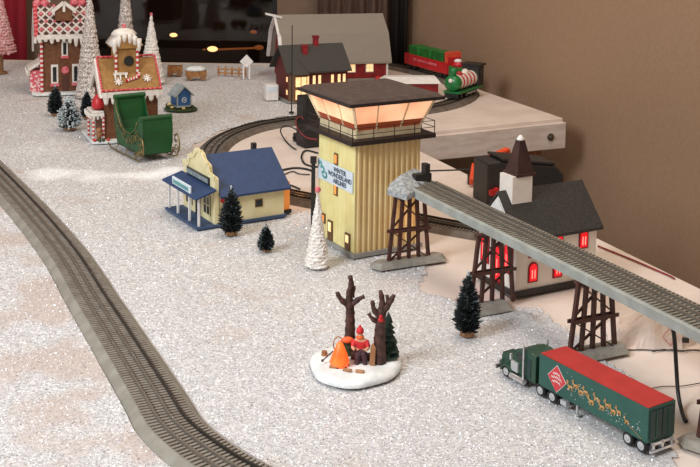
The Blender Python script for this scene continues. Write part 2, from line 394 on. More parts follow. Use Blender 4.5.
MB().poly([off(f0), off(Q1), off(Q2), (.33, 6.52), (-.615, 6.52), off(P2+V*.006)], TT-ZF, -ZF).build('tabletop', M['table'], st, bevel=.004)
fr = (Q1-Q0).normalized(); nf = Vector((fr.y, -fr.x, 0))
q = Q0+fr*.045; r = Q1
bd = MB().extr([(q.x,q.y,-.118-ZF),(r.x,r.y,-.135-ZF),(r.x,r.y,-.016-ZF),(q.x,q.y,-.016-ZF)], nf*.024).build('apron_board', M['apron'], st, bevel=.003)
bp = Q0+fr*((Q1-Q0).length-.088)+nf*.024; bp.z = -.075-ZF
bo = MB().cyl(bp, bp+nf*.006, .017, seg=20).cyl(bp+nf*.006, bp+nf*.012, .010, .008, seg=6).build('bolt', M['bolt'], bd); bo['label'] = 'grey steel carriage bolt'
lp = Q1-fr*.135-nf*.05
lg = MB().box((lp.x,lp.y,(TT-ZF)/2), (.08,.04,TT-ZF), rz=math.atan2(fr.y,fr.x)).build('leg', M['pine'], st); lg['label'] = 'bare orange-brown pine leg'
lp = Q2-V*.15-U*.15
MB().box((lp.x,lp.y,(TT-ZF)/2), (.06,.06,TT-ZF)).build('leg', M['pine'], st)

# ------------------------------------------------------------------ track
def track(name, label, pts, z=0, hw=.062, top=.045, th=.016, ms=None, base=0.0, tie_step=.0115, step=.0115, rails=(-.024,0,.024), dash=True):
    """sleepers and roadbed are one moulding; the three rails are parts"""
    path = spline(pts, step)
    o = thing(name, label, 'railway track', (0,0,z))
    b = MB(); n = len(path); vs = []; fs = []; prof = [(-hw,0),(-hw,base),(-top,th),(top,th),(hw,base),(hw,0)]
    if base == 0: prof = [(-hw,0),(-top,th),(top,th),(hw,0)]
    fr = []
    for i, p in enumerate(path):
        d = path[min(i+1,n-1)]-path[max(i-1,0)]; d.z = 0; d.normalize(); s = Vector((d.y,-d.x,0)); fr.append((p,d,s))
        for u, h in prof: vs.append(p+s*u+Vector((0,0,h)))
    k = len(prof)
    for i in range(n-1):
        for j in range(k): fs.append((i*k+j, i*k+(j+1)%k, (i+1)*k+(j+1)%k, (i+1)*k+j))
    fs += [tuple(range(k)), tuple((n-1)*k+j for j in range(k))[::-1]]
    b.add(vs, fs, 0)
    for p, d, s in fr[::max(1, round(tie_step/step))]:
        b.box(p+Vector((0,0,th+.0015)), (.0060, top*1.9, .0030), mi=1, R=Matrix((d,s,Vector((0,0,1)))).transposed())
    b.build('roadbed', [ms[0], ms[1]], o)
    for u in rails:
        r = MB(); vs = []; fs = []
        for p, d, s in fr:
            for a_, h in ((-.0019,th),(-.0019,th+.0085),(.0019,th+.0085),(.0019,th)): vs.append(p+s*(u+a_)+Vector((0,0,h)))
        for i in range(n-1):
            for j in range(4): fs.append((i*4+j, i*4+(j+1)%4, (i+1)*4+(j+1)%4, (i+1)*4+j))
        fs += [(0,1,2,3), tuple((n-1)*4+j for j in (3,2,1,0))]
        r.add(vs, fs).build('rail', (M['rail_d'] if hw > .064 and u < 0 else ms[2]) if u else ms[3], o)
    return o, path
LT = [(-1.60,4.45),(-1.33,4.0),(-1.0,3.414),(-.77,2.977),(-.617,2.643),(-.518,2.429),(-.375,2.116),(-.32,1.995),(-.255,1.902),(-.175,1.815),(-.08,1.745),(.06,1.68)]
_, path_l = track('railway_track', 'grey three-rail track curving along the front left edge of the snow', LT, hw=.065, top=.047, ms=(M['bed'],M['tie_l'],M['rail_l'],M['rail']))
LOOP = [(.13,6.50),(.28,6.37),(.42,6.17),(.56,5.88),(.60,5.60),(.52,5.33),(.36,5.12),(.1,4.97),(-.13,4.88),(-.26,4.80),(-.385,4.68),(-.47,4.52),(-.515,4.35),(-.525,4.15),(-.50,3.97),(-.43,3.83),(-.31,3.695),(-.15,3.57),(.06,3.445),(.27,3.30),(.42,3.215),(.50,3.17)]
_, path_f = track('railway_track', 'brown-grey three-rail loop track running round behind the store, tower and train', LOOP, ms=(M['bed_b'],M['tie'],M['rail_d'],M['rail']))
DK = [(.205,2.935,.032),(.366,2.655,.020),(.523,2.375,.011),(.685,2.08,.001),(.84,1.80,-.008),(.95,1.60,-.014)]
ZD = .196
ev, path_e = track('elevated_track', 'grey elevated straight track bridging the trestles from tower to right edge', DK, z=ZD-.022, hw=.053, top=.046, th=.022, base=.020, ms=(M['deck'],M['tie_e'],M['rail'],M['rail_l']), rails=(-.022,0,.022), tie_step=.0115)
# rocky end of the elevated track with its buffer
d = Vector((.482,-.876,0)); s = Vector((-.876,-.482,0))*1.0      # s points to the camera side
e0 = Vector((.205,2.935,.032))
zl = ZD-.022; tops = [at(387,189,.224), at(390,183,.236), at(400,175.5,.252), at(414,167.5,.262), at(424,172,.25), at(432,181,.232), at(407,195,.222)]
rk = MB(); k = len(tops)
rk.add([(p.x,p.y,p.z-zl) for p in tops]+[(p.x,p.y,p.z-.017-zl) for p in tops], [tuple(range(k)), tuple(range(k,2*k))[::-1]]+[(i,(i+1)%k,k+(i+1)%k,k+i) for i in range(k)]); rko = rk.build('end_plate', M['rock'], ev, bevel=.003); rko['label'] = 'rough pale grey sloping end piece'
bb = e0-d*.012; MB().box((bb.x,bb.y,.066), (.05,.02,.03), rz=math.atan2(s.y,s.x)).box((bb.x-s.x*.012,bb.y-s.y*.012,.082),(.014,.022,.05),rz=math.atan2(s.y,s.x)).build('buffer', M['black2'], ev)
bp = e0-s*.02-d*.01
MB().cyl((bp.x,bp.y,.086), (bp.x+.115,bp.y+.03,.084), .0022, seg=8).build('signal_rod', M['cable'], ev)

# ------------------------------------------------------------------ trestles
def trestle(x, y, label, zt=ZD-.0225, yaw=None, fx=0, fw=1):
    o = thing('trestle', label, 'trestle', (x,y,Z0), yaw if yaw is not None else math.atan2(.44,.9), 'brown timber trestles under the elevated track')
    H = zt-Z0; hb, ht = .062, .043
    b = MB(); b.M = Matrix.Translation((fx,-abs(fx)*.5,0)) @ Matrix.Diagonal((fw,1,1,1)); HB = [(-.100,-.032),(.100,-.032),(.116,0),(.100,.032),(-.100,.032),(-.116,0)]
    b.add([(x,y,0) for x, y in HB]+[(x*.90,y*.62,.013) for x, y in HB], [tuple(range(6))[::-1], tuple(range(6,12))]+[(i,(i+1)%6,6+(i+1)%6,6+i) for i in range(6)])
    b.build('footing', M['conc'], o)
    z0 = .002
    for k in range(5):
        t = k/2-1
        MB().bar((t*hb,0,z0), (t*ht,0,H-.009), .0085, up=(0,1,0)).build('leg', M['timber'], o)
    MB().box((0,0,H-.0045), (2*ht+.016,.014,.009)).build('cap_beam', M['timber'], o)
    zm = H*.47
    for sy in (-1, 1): MB().box((0,sy*.0065,zm), (2*(hb+ht)/2+.022,.004,.008)).build('cross_beam', M['timber'], o)
    for zz0, zz1 in ((z0+.004, zm-.004), (zm+.004, H-.012)):
        f = lambda z: hb+(ht-hb)*(z-z0)/(H-z0)
        for sg in (-1, 1): MB().bar((-sg*f(zz0),sg*.0055,zz0), (sg*f(zz1)*.9,sg*.0055,zz1), .003, .0065, up=(0,1,0)).build('brace', M['timber'], o)
    return o
p = at(408.5, 262.5, Z0); trestle(p.x, p.y, 'brown timber trestle directly in front of the control tower', zt=ZD-.0225+.031)
trestle(.355, 2.633, 'brown timber trestle in front of the church, beside the dark brush tree', zt=ZD-.0225+.0185, fx=-.034, fw=.64)
p = at(592, 354, Z0); trestle(p.x, p.y, 'brown timber trestle standing behind the red-roofed truck', zt=ZD-.0225+.0085, fw=.8)
p = at(724, 437, Z0); trestle(p.x, p.y, 'brown timber trestle cut off by the right edge of the photo', zt=ZD-.0245, fw=.85)

# ------------------------------------------------------------------ control tower
tw = thing('control_tower', 'cream corrugated airport control tower with glowing cabin and dark flat roof', 'toy tower', (.0605,3.122,Z0), .52)
h = .104; TZ = .318
b = MB()
# corrugated shell: right-hand and back faces ribbed, left face planked
n = 12; prof = []
def ribs(p, q, nrm, n, dep):
    out = []
    for i in range(n):
        for tt, dd in ((0,0),(.35,0),(.5,dep),(.85,dep)):
            t = (i+tt)/n; out.append(Vector(p).lerp(Vector(q), t)+Vector(nrm)*dd)
    return out
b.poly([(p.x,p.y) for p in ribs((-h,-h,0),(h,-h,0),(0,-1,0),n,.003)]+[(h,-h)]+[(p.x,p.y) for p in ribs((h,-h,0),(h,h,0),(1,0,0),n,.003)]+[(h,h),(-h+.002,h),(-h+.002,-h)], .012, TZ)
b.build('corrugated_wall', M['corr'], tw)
b = MB(); b.b2((-h-.002,-h,.012), (-h+.0019,h,TZ))
for k in range(1, 9): b.b2((-h-.003,-h+k*2*h/9-.0008,.012), (-h-.002,-h+k*2*h/9+.0008,TZ))
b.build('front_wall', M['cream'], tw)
MB().b2((-h-.009,-h-.009,0), (h+.009,h+.009,.012)).build('plinth', M['plinth'], tw)
def tower_opening(name, y, z0, z1, w, lit, door=False):
    x = -h-.003
    o = MB().b2((x-.0035,y-w/2,z0), (x,y+w/2,z1)).build(name, M['brown'], tw)
    p = MB(); m_ = w*.2
    if door: p.b2((x-.0045,y-w/2+m_,z0+(z1-z0)*.45), (x-.0036,y+w/2-m_,z1-m_))
    else:
        for sg in (-1,1): p.b2((x-.0045,y+sg*w*.16-w*.11,z0+m_), (x-.0036,y+sg*w*.16+w*.11,z1-m_))
    p.build('pane', lit, o)
tower_opening('window', -.002, .238, .270, .020, M['lito'])
tower_opening('window', -.002, .150, .184, .020, M['lito'])
tower_opening('door', .028, .013, .070, .026, M['lit'], True)
tower_opening('door', -.072, .013, .060, .026, M['lit'], True)
tower_opening('window', .068, .052, .080, .022, M['lito'])
sg = MB().b2((-h-.007,-.098,.178), (-h-.0035,.102,.236)).build('sign_board', M['signw'], tw)
R = basis((0,-1,0), (0,0,1))
text_mesh('WINTER\nWONDERLAND\nAIRLINES', .0185, 'sign_lettering', M['ink'], sg, (-h-.0074,-.028,.207), R, line=.88)
lg = MB()
for k in range(3):
    y0 = .084-k*.013; pts = [(-h-.0075,y0+.012*math.cos(a)*(.6+.2*k),.220-k*.012+.008*math.sin(a)) for a in [i*PI*1.3/10+k for i in range(11)]]
    lg.tube(pts, .0034, 6)
lg.build('sign_emblem', M['teal'], sg)
# balcony, railing
S2 = .135
MB().b2((-S2,-S2,TZ), (S2,S2,TZ+.012)).build('balcony_floor', M['fascia'], tw)
rl = MB(); rz0 = TZ+.012; rh = .036; i2 = S2-.003
for zz in (rh*.5, rh):
    for a_, b_ in (((-i2,-i2),(i2,-i2)),((-i2,-i2),(-i2,i2)),((i2,-i2),(i2,i2)),((-i2,i2),(i2,i2))): rl.bar((*a_,rz0+zz), (*b_,rz0+zz), .0015)
for k in range(5):
    t = -i2+k*2*i2/4
    for p in ((t,-i2),(t,i2),(-i2,t),(i2,t)): rl.bar((*p,rz0), (*p,rz0+rh), .0018)
rl.build('railing', M['fascia'], tw)
# cabin
cz = TZ+.012; c0 = .104; c1 = .108; c2 = .131; zt = .427
cw = MB(); cw.b2((-c0,-c0,cz), (c0,c0,cz+.022)); cw.build('cabin_wall', M['fr'], tw)
zb = cz+.022
def ring(a, z): return [(-a,-a,z),(a,-a,z),(a,a,z),(-a,a,z)]
R0, R1 = ring(c0-.001, zb), ring(c2, zt); zm = zb+.016; Rm = [Vector(p).lerp(Vector(q), .26) for p, q in zip(R0, R1)]
for k in range(4):
    j = (k+1) % 4
    inn = (Vector(R0[k])+Vector(R0[j]))/2; inn.z = 0; inn = -inn.normalized()*.002
    MB().extr([R0[k],R0[j],Rm[j],Rm[k]], inn).build('sill_band', M['glow2'], tw)
    MB().extr([Rm[k],Rm[j],R1[j],R1[k]], inn).build('window_glass', M['glow'], tw)
    out = -inn*.8
    MB().bar(Vector(R0[k])+out*.5, Vector(R1[k])+out*.5, .006).build('corner_post', M['fr'], tw)
    for t in (.3, .68):
        p = Vector(R0[k]).lerp(Vector(R0[j]), t)+out; q = Vector(R1[k]).lerp(Vector(R1[j]), t)+out
        MB().bar(p, q, .0035).build('mullion', M['fr'], tw)
rf = MB(); ra, rb = .152, .148
rf.b2((-ra,-ra,zt), (ra,ra,zt+.009)); rf.build('roof_fascia', M['fascia'], tw)
MB().add(ring(rb,zt+.009)+ring(rb*.93,zt+.017), [(0,1,5,4),(1,2,6,5),(2,3,7,6),(3,0,4,7),(4,5,6,7),(3,2,1,0)]).build('roof', M['roofdk'], tw)

# ------------------------------------------------------------------ general store
so = thing('general_store', 'cream western store with blue gable roof, false front and porch', 'toy building', (-.44,3.21,Z0), .544)
L, W = .291, .24; pf = .064; ez, rzg = .093, .187
MB().b2((-.004,-.004,0), (L+.004,W+.004,.008)).build('deck', M['navy2'], so)
b = MB(); b.b2((pf,.004,.008), (L-.002,W-.004,ez))
b.extr([(pf+.001,.004,ez),(pf+.001,W-.004,ez),(pf+.001,W/2,rzg-.004)], (L-pf-.003,0,0)); b.build('wall', M['screm'], so)
rf = MB(); ov = .012
for sgn in (0, 1):
    y0 = -ov if sgn == 0 else W+ov; zz = ez-.006
    rf.extr([(pf+.006,y0,zz),(pf+.006,W/2,rzg),(pf+.006,W/2,rzg+.006),(pf+.006,y0,zz+.006)], (L+.014-pf-.006,0,0))
rf.build('roof', M['navy'], so)
ff = MB(); fp = [(0,.008),(0,.146),(.012,.150),(.028,.150),(.042,.152),(.050,.176),(.062,.180),(.085,.186),(.10,.203),(.12,.209),(.14,.203),(.155,.186),(.178,.180),(.190,.176),(.198,.152),(.212,.150),(.228,.150),(.24,.146),(.24,.008)]
ff.extr([(pf-.008,y,z) for y, z in fp], (.012,0,0)); ff.build('false_front', M['screm'], so)
tr = MB()
for (y0,z0),(y1,z1) in zip(fp[1:-1], fp[2:-1]): tr.bar((pf-.010,y0,z0+.001), (pf-.010,y1,z1+.001), .016, .003, up=(1,0,0))
tr.build('cornice', M['screm'], so)
s1 = MB().b2((pf-.012,.035,.118), (pf-.008,.205,.142)).build('sign_board', M['gdark'], so); s1['label'] = 'dark grey sign panel on the false front'
d1 = MB(); random.seed(3); y = .196
while y > .048:
    wd = random.uniform(.005,.009); d1.b2((pf-.0132,y-wd,.1235),(pf-.0121,y,.1365)); y -= wd+.0035
d1.build('sign_lettering', M['greyroof'], s1)
# porch
pr = MB(); pr.extr([(-.010,-.012,.092),(pf-.008,-.012,.112),(pf-.008,-.012,.117),(-.010,-.012,.097)], (0,W+.024,0)); pr.build('porch_roof', M['navy'], so)
s2 = MB().b2((-.004,.045,.097), (.0,.185,.121)).build('sign_board', M['signw'], so); s2['label'] = 'pale sign panel standing on the porch roof'
d2 = MB(); y = .176
while y > .056:
    wd = random.uniform(.005,.008); d2.b2((-.0052,y-wd,.103),(-.0041,y,.114)); y -= wd+.0035
d2.build('sign_lettering', M['teal'], s2)
for y in (.006,.075,.165,W-.006): MB().b2((.004,y-.003,.008), (.010,y+.003,.094)).build('porch_post', M['white'], so)
for yc in (.055,.19):
    wo = MB().b2((pf-.0105,yc-.024,.026), (pf-.008,yc+.024,.086)).build('window', M['gdark'], so)
    mm = MB()
    for k in range(3): mm.b2((pf-.0115,yc-.024+k*.0225,.026),(pf-.0106,yc-.021+k*.0225,.086))
    for k in range(3): mm.b2((pf-.0115,yc-.024,.026+k*.0285),(pf-.0106,yc+.024,.029+k*.0285))
    mm.build('glazing_bars', M['screm'], wo)
do = MB().b2((pf-.0105,.105,.008), (pf-.008,.140,.08)).build('door', M['black2'], so)
MB().ball((pf-.0125,.112,.042), .002, 8).build('door_handle', M['brass'], do)
wo = MB().b2((.19,.0015,.042), (.215,.0039,.066)).build('window', M['brown'], so)
MB().b2((.193,.0005,.045),(.212,.0015,.063)).build('pane', M['gdark'], wo)
MB().b2((.076,.001,.072),(.088,.0039,.086)).build('red_plaque', M['red'], so)
MB().b2((L-.05,W/2+.006,rzg-.012),(L-.036,W/2+.02,rzg+.022)).build('chimney', M['greybox'], so)
b = MB(); b.b2((L-.002,.03,.008), (L+.032,.15,.10)); b.build('annex_wall', M['orwall'], so)
MB().b2((L+.0042,.025,0), (L+.036,.155,.012)).build('annex_base', M['black2'], so)

# ------------------------------------------------------------------ church
ch = thing('church', 'white church with black roof, brown steeple and red-lit arched windows', 'toy church', (.421,2.695,Z0), .502)
L, W = .256, .16; ez, rz = .153, .243
MB().b2((-.006,-.006,0), (L+.006,W+.006,.014)).build('plinth', M['black2'], ch)
b = MB(); b.b2((0,0,.014), (L,W,ez)); b.extr([(0,0,ez),(0,W,ez),(0,W/2,rz-.004)], (L,0,0)); b.build('wall', M['church'], ch)
rf = MB()
for y0 in (-.010, W+.010): rf.extr([(-.004,y0,ez-.014),(-.004,W/2,rz),(-.004,W/2,rz+.007),(-.004,y0,ez-.006)], (L+.018,0,0))
rf.build('roof', M['croof'], ch)
x0, y0, sx, sy = .022, W/2-.027, .062, .054
MB().b2((x0,y0,rz-.045), (x0+sx,y0+sy,.289)).build('steeple_box', M['church'], ch)
cx, cy = x0+sx/2+.010, y0+sy/2
def frus(a, z0, b_, z1): return [(cx-a,cy-a,z0),(cx+a,cy-a,z0),(cx+a,cy+a,z0),(cx-a,cy+a,z0),(cx-b_,cy-b_,z1),(cx+b_,cy-b_,z1),(cx+b_,cy+b_,z1),(cx-b_,cy+b_,z1)]
FF = [(0,3,2,1),(4,5,6,7),(0,1,5,4),(1,2,6,5),(2,3,7,6),(3,0,4,7)]
MB().add(frus(.031,.287,.030,.294), FF).add(frus(.026,.294,.008,.376), FF).build('spire', M['spire'], ch)
MB().lathe([(.011,.376),(.009,.380),(.004,.387),(1e-5,.389)], (cx,cy,0), 12).build('finial', M['white'], ch, smooth=True)
def arch(name, face, u, z0, hh, ww, frame=True):
    """arched red window on the long side ('s') or on the gable end ('f')"""
    def P(a, z, dd): return (u+a, -dd, z0+z) if face == 's' else (-dd, u+a, z0+z)
    def pts(k, dd): 
        r = ww/2*k; zc = hh-ww/2; out = [P(-r, (1-k)*hh*.3, dd), P(r, (1-k)*hh*.3, dd)]
        return out+[P(r*math.cos(i*PI/8), zc+r*math.sin(i*PI/8), dd) for i in range(9)]
    ex = (0,-.003,0) if face == 's' else (-.003,0,0)
    o = MB().extr(pts(1,0), ex).build(name, M['pinkred'], ch)
    MB().extr(pts(.74,.0031), tuple(v*.25 for v in ex)).build('pane', M['redlit'], o)
    br = MB()
    for t in (-.2, .2): br.bar(P(t*ww*.7, hh*.2, .0045), P(t*ww*.7, hh*.62, .0045), .0028, .0012)
    br.build('lit_bars', M['pinklit'], o)
for u in (.052,.130,.212):
    for z_ in (.030,.094): arch('window', 's', u, z_, .052, .030)
for u in (.030,.130): arch('window', 'f', u, .05, .08, .036)
arch('door', 'f', .08, .014, .10, .05)
MB().extr([(-.0005,.006,ez-.002),(-.0005,W-.006,ez-.002),(-.0005,W/2,rz-.012)], (-.004,0,0)).build('gable_panel', M['white'], ch)

# ------------------------------------------------------------------ truck
tk = thing('semi_truck', 'green toy semi truck with red-roofed trailer printed with a red diamond', 'toy truck', (.387,2.145,Z0), -.995+PI)
TL, TWd, tb0, tb1 = .284, .071, .022, .087
b = MB().b2((-TL,-TWd,tb0), (0,0,tb1)); tr_o = b.build('trailer_body', M['trkg'], tk, bevel=.0012)
MB().b2((-TL+.002,-TWd+.002,tb1-.001), (-.002,-.002,tb1+.0015)).build('trailer_roof', M['trkr'], tk)
for k in range(2):
    y0 = -TWd+.004+k*.032
    dd = MB().b2((-TL-.0018,y0,tb0+.006), (-TL,y0+.030,tb1-.006)).build('rear_door', M['trkd'], tk)
    MB().b2((-TL-.003,y0+.014,tb0+.008), (-TL-.0018,y0+.016,tb1-.008)).build('lock_rod', M['trkg'], dd)
bm_ = MB(); bm_.b2((-TL-.006,-TWd+.004,.004),(-TL-.002,-.004,.009))
for y in (-TWd+.012,-TWd/2,-.012): bm_.b2((-TL-.005,y-.003,.006),(-TL+.002,y+.003,tb0+.001))
bm_.b2((-TL-.005,-TWd+.008,tb0-.005),(-TL,-.008,tb0)); bm_.build('rear_bumper', M['chrome'], tk)
# near side print: diamond, golden reindeer-like sprays, stars
dm = MB(); cx, cz, rx, rz_ = -.052, .054, .026, .028
dm.extr([(cx-rx,.0002,cz),(cx,.0002,cz+rz_),(cx+rx,.0002,cz),(cx,.0002,cz-rz_)], (0,.0006,0)); dmo = dm.build('diamond_logo', M['white'], tr_o)
MB().extr([(cx-rx*.95,.0009,cz),(cx,.0009,cz+rz_*.95),(cx+rx*.95,.0009,cz),(cx,.0009,cz-rz_*.95)], (0,.0005,0)).build('diamond_field', M['diam'], tr_o)
sc_ = MB()
for q, (hw_, nn) in enumerate(((.010,5),(.015,7),(.011,5))):
    z = cz+.008-q*.008; last = None
    for i in range(nn*4+1):
        t = i/(nn*4); p = (cx+hw_-2*hw_*t, .0016, z+.0024*math.sin(t*nn*2*PI)+.003*math.sin(t*PI))
        if last: sc_.bar(last, p, .0012, .0008)
        last = p
sc_.build('diamond_script', M['white'], tr_o)
random.seed(11); gp = MB(); wp = MB()
def deer(x, z, s):
    B = lambda a, b, w: gp.bar((x-a[0]*s,.0008,z+a[1]*s), (x-b[0]*s,.0008,z+b[1]*s), w*s, .0006, up=(0,1,0))
    B((0,0),(.8,.1),.34); B((0,.0),(-.3,.5),.2); B((-.3,.5),(-.6,.45),.16)
    for a in ((.0,-.05),(.2,-.05),(.7,0),(.85,.05)): B(a, (a[0]+random.uniform(-.35,.1), a[1]-.6), .1)
    for a in ((-.2,1.0),(-.45,.95),(-.05,.8)): B((-.28,.55), a, .08)
for i in range(5):
    deer(-.085-i*.028, .052-.0016*i+.004*math.sin(i*2), .012); deer(-.099-i*.028, .060-.0016*i, .010)
deer(-.232, .044, .009)
for i in range(9): gp.bar((-.236-i*.004,.0008,.040-i*.0016),(-.2385-i*.004,.0008,.0395-i*.0016),.0012,.0006)
for i in range(70):
    t = random.random(); x = -.078-t*.19; z = .054-.012*t+random.gauss(0,.011)*(1-.45*t); r = random.uniform(.0007,.0014)
    if tb0+.004 < z < tb1-.005: wp.box((x,.0008,z), (r,.0008,r))
gp.build('golden_print', M['gold'], tr_o); wp.build('star_print', M['white'], tr_o)
def wheel(x, y, r=.0125, par=tk):
    o = MB().lathe([(r*.55,-.0045),(r*.93,-.0045),(r,-.0032),(r,.0032),(r*.93,.0045),(r*.55,.0045)], (x,y,r), 22, M=Matrix.Rotation(-PI/2,3,'X')).build('wheel', M['tyre'], par)
    sg = 1 if y > -.03 else -1
    MB().cyl((x,y-.0051,r),(x,y+.0051,r), r*.62, seg=18).cyl((x,y+sg*.0051,r),(x,y+sg*.0066,r), r*.3, r*.2, seg=10).build('hub', M['silver'], o)
for x in (-.006,-.040,-.238,-.270):
    for y in (-.004,-.067): wheel(x, y)
for y in (-.005,-.062): wheel(.0985, y, .0122)
MB().b2((-.06,-.058,.009), (.115,-.012,.015)).build('chassis', M['black'], tk); MB().b2((-TL+.005,-.058,.010),(-.22,-.012,tb0)).build('trailer_bogie', M['black'], tk)
for y in (-.0065,-.0645): MB().b2((-.105,y-.0015,0),(-.101,y+.0015,tb0)).b2((-.109,y-.004,0),(-.097,y+.004,.002)).build('landing_leg', M['silver'], tk)
MB().b2((-.078,-.010,.007),(-.062,-.001,.016)).build('side_box', M['silver'], tk)
cab = MB(); cab.extr([(.018,-.064,.014),(.018,-.064,.070),(.03,-.064,.0745),(.05,-.064,.074),(.066,-.064,.067),(.074,-.064,.046),(.074,-.064,.014)], (0,.056,0)); cabo = cab.build('cab', M['cabg'], tk, bevel=.0015)
hd = MB(); hd.extr([(.07,-.058,.014),(.07,-.058,.046),(.108,-.058,.042),(.115,-.058,.036),(.116,-.058,.014)], (0,.044,0)); hd.build('hood', M['cabg'], tk, bevel=.0025)
for y in (-.068,-.016):
    fd = MB()
    pts = [(.088+.0165*math.cos(i*PI/8), y, .0105+.0165*math.sin(i*PI/8)) for i in range(9)]+[(.088+.013*math.cos(i*PI/8), y, .0105+.013*math.sin(i*PI/8)) for i in range(8,-1,-1)]
    for i in range(8): fd.extr([pts[i],pts[i+1],pts[16-i],pts[17-i]], (0,.016,0))
    fd.build('fender', M['cabg'], tk)
MB().b2((.1165,-.052,.012),(.1185,-.020,.038)).build('grille', M['chrome'], tk)
MB().b2((.1165,-.066,.006),(.121,-.002,.013)).build('front_bumper', M['chrome'], tk)
for y in (-.058,-.010): MB().cyl((.112,y,.022),(.1185,y,.022),.0045,seg=12).build('headlight', M['silver'], tk)
MB().extr([(.0675,-.060,.065),(.0740,-.060,.049),(.0740,-.012,.049),(.0675,-.012,.065)], (.0012,0,.0005)).build('windscreen', M['gdark'], tk)
MB().b2((.048,-.0082,.046),(.064,-.0070,.062)).build('side_window', M['gdark'], tk)
MB().b2((.030,-.0082,.020),(.041,-.0070,.058)).build('sleeper_panel', M['trkd'], tk)
for y in (-.068,-.003): MB().cyl((.045,y,.012),(.045,y,.083),.0022,seg=10).build('exhaust_stack', M['chrome'], tk)
for y in (-.070,-.002): MB().cyl((.040,y,.010),(.076,y,.010),.0062,seg=14).build('fuel_tank', M['chrome'], tk)
MB().b2((.073,-.002,.044),(.077,.002,.056)).build('side_mirror', M['silver'], tk)
MB().b2((.060,-.009,.020),(.078,-.003,.040)).build('air_cleaner', M['silver'], tk)

for ch_ in tk.children:
    if ch_.name.split('.')[0] in ('hood','fender','grille','front_bumper','headlight','windscreen','side_window','sleeper_panel','exhaust_stack','fuel_tank','side_mirror','air_cleaner','cab'):
        ch_.scale = (1.15,1,1); ch_.location = (-.018*.15,0,0)

# ------------------------------------------------------------------ camp fire ornament
fo = thing('campfire_ornament', 'snowy ornament with two bare trees, glowing campfire and red-coated camper', 'ornament', (.019,2.262,Z0))
b = MB(); n = 72; vs = [(0,0,.014)]; fs = []
for q, (k, z) in enumerate(((.8,.0135),(.97,.010),(1.0,.004),(.99,0))):
    for i in range(n):
        a = 2*PI*i/n; r = k*(1+.05*math.sin(3*a+1)+.012*math.sin(7*a)); vs.append((.096*r*math.cos(a), .098*r*math.sin(a), z+.0015*math.sin(5*a+q)*(q < 2)))
for i in range(n):
    fs.append((0,1+i,1+(i+1)%n))
    for q in range(3): fs.append((1+q*n+i,1+q*n+(i+1)%n,1+(q+1)*n+(i+1)%n,1+(q+1)*n+i))
b.add(vs, fs); b.build('snow_base', M['osnow'], fo, smooth=True)
def bare_tree(x, y, r, chains, label):
    b = MB(); 
    for pts, rr in chains:
        P = spline([(x+p[0], y+p[1], .011+p[2]) for p in pts], .006); k = len(P)-1
        b.tube(P, [rr[0]+(rr[1]-rr[0])*i/k+(.0012 if i % 3 == 0 else 0) for i in range(k+1)], 9)
    o = b.build('bare_tree', M['bark'], fo, smooth=True); o['label'] = label; return o
bare_tree(-.010, .048, .01, [
    ([(0,0,0),(.001,0,.06),(0,0,.105),(-.003,0,.125)], (.013,.008)), ([(0,0,.0),(-.012,-.01,-.004)], (.008,.003)),
    ([(0,0,.10),(-.002,0,.13),(.002,0,.155),(-.002,0,.175)], (.0085,.0045)), ([(-.002,0,.105),(-.02,-.004,.122),(-.031,-.004,.142)], (.007,.0038)),
    ([(.002,0,.108),(.018,-.004,.122),(.035,-.002,.130)], (.007,.0035)), ([(.003,.002,.125),(.008,.004,.15)], (.006,.004))], 'taller bare tree on the left')
bare_tree(.054, .0, .012, [
    ([(0,0,0),(-.001,0,.05),(.001,0,.095),(.003,0,.12)], (.0145,.009)), ([(0,0,0),(.014,-.008,-.004)], (.009,.003)), ([(0,0,0),(-.012,-.01,-.004)], (.008,.003)),
    ([(.002,0,.11),(.003,0,.135),(-.002,0,.16)], (.008,.004)), ([(.002,0,.108),(.016,0,.128),(.030,.002,.152)], (.008,.0042)),
    ([(-.001,0,.10),(-.014,-.003,.118),(-.018,-.004,.138)], (.0068,.0035)), ([(-.001,0,.085),(-.018,-.006,.10),(-.026,-.006,.112)], (.006,.003)), ([(.016,0,.13),(.012,.003,.15)], (.005,.003))], 'shorter bare tree on the right')
# red bird on the right tree
bd = MB(); bd.M = Matrix.Translation((-.006,.018,0)); bd.ball((.060,-.034,.112), .006, 10, sc=(1,.8,1)).ball((.060,-.037,.120), .004, 8).bar((.060,-.030,.110),(.068,-.026,.104),.004,.002).build('red_bird', M['red'], fo, smooth=True)
# small evergreen
b = MB(); ex, ey = .072, .032
for k in range(7):
    z = .018+k*.0115; r = .026-.0028*k
    b.lathe([(r,z),(r*.78,z+.004),(r*.35,z+.013)], (ex,ey,0), 11, jit=.25)
b.lathe([(.008,.094),(1e-5,.112)], (ex,ey,0), 8).cyl((ex,ey,.008),(ex,ey,.02),.004); b.build('evergreen', M['pineg'], fo)
# fire
b = MB()
for i in range(7):
    a = i*2*PI/7; b.cyl((-.030+.020*math.cos(a),-.020+.020*math.sin(a),.014),(-.030-.004*math.cos(a),-.020-.004*math.sin(a),.024),.0032,seg=7)
b.build('fire_logs', M['bark'], fo)
fl = MB(); P = [(.0165,.014),(.018,.022),(.0155,.034),(.0105,.048),(.006,.060),(1e-5,.068)]
fl.lathe([(r_*1.15,z_) for r_, z_ in P], (-.030,-.020,0), 14, jit=.06); fl.build('flame', M['orange'], fo, smooth=True)
for x, y, l in ((-.022,-.045,'log'),(.004,-.05,'log'),(-.05,-.03,'log')):
    MB().cyl((x,y,.015),(x+.016,y-.006,.016),.0042,seg=9).build('log', M['tan'], fo)
MB().cyl((-.063,.028,.012),(-.063,.028,.024),.007,.006,seg=10).build('tree_stump', M['tan'], fo)
st_ = MB().cyl((-.066,-.012,.020),(-.044,.0,.036),.0013,seg=6).ball((-.066,-.012,.020),.0032,8).build('roasting_stick', M['bark'], fo)
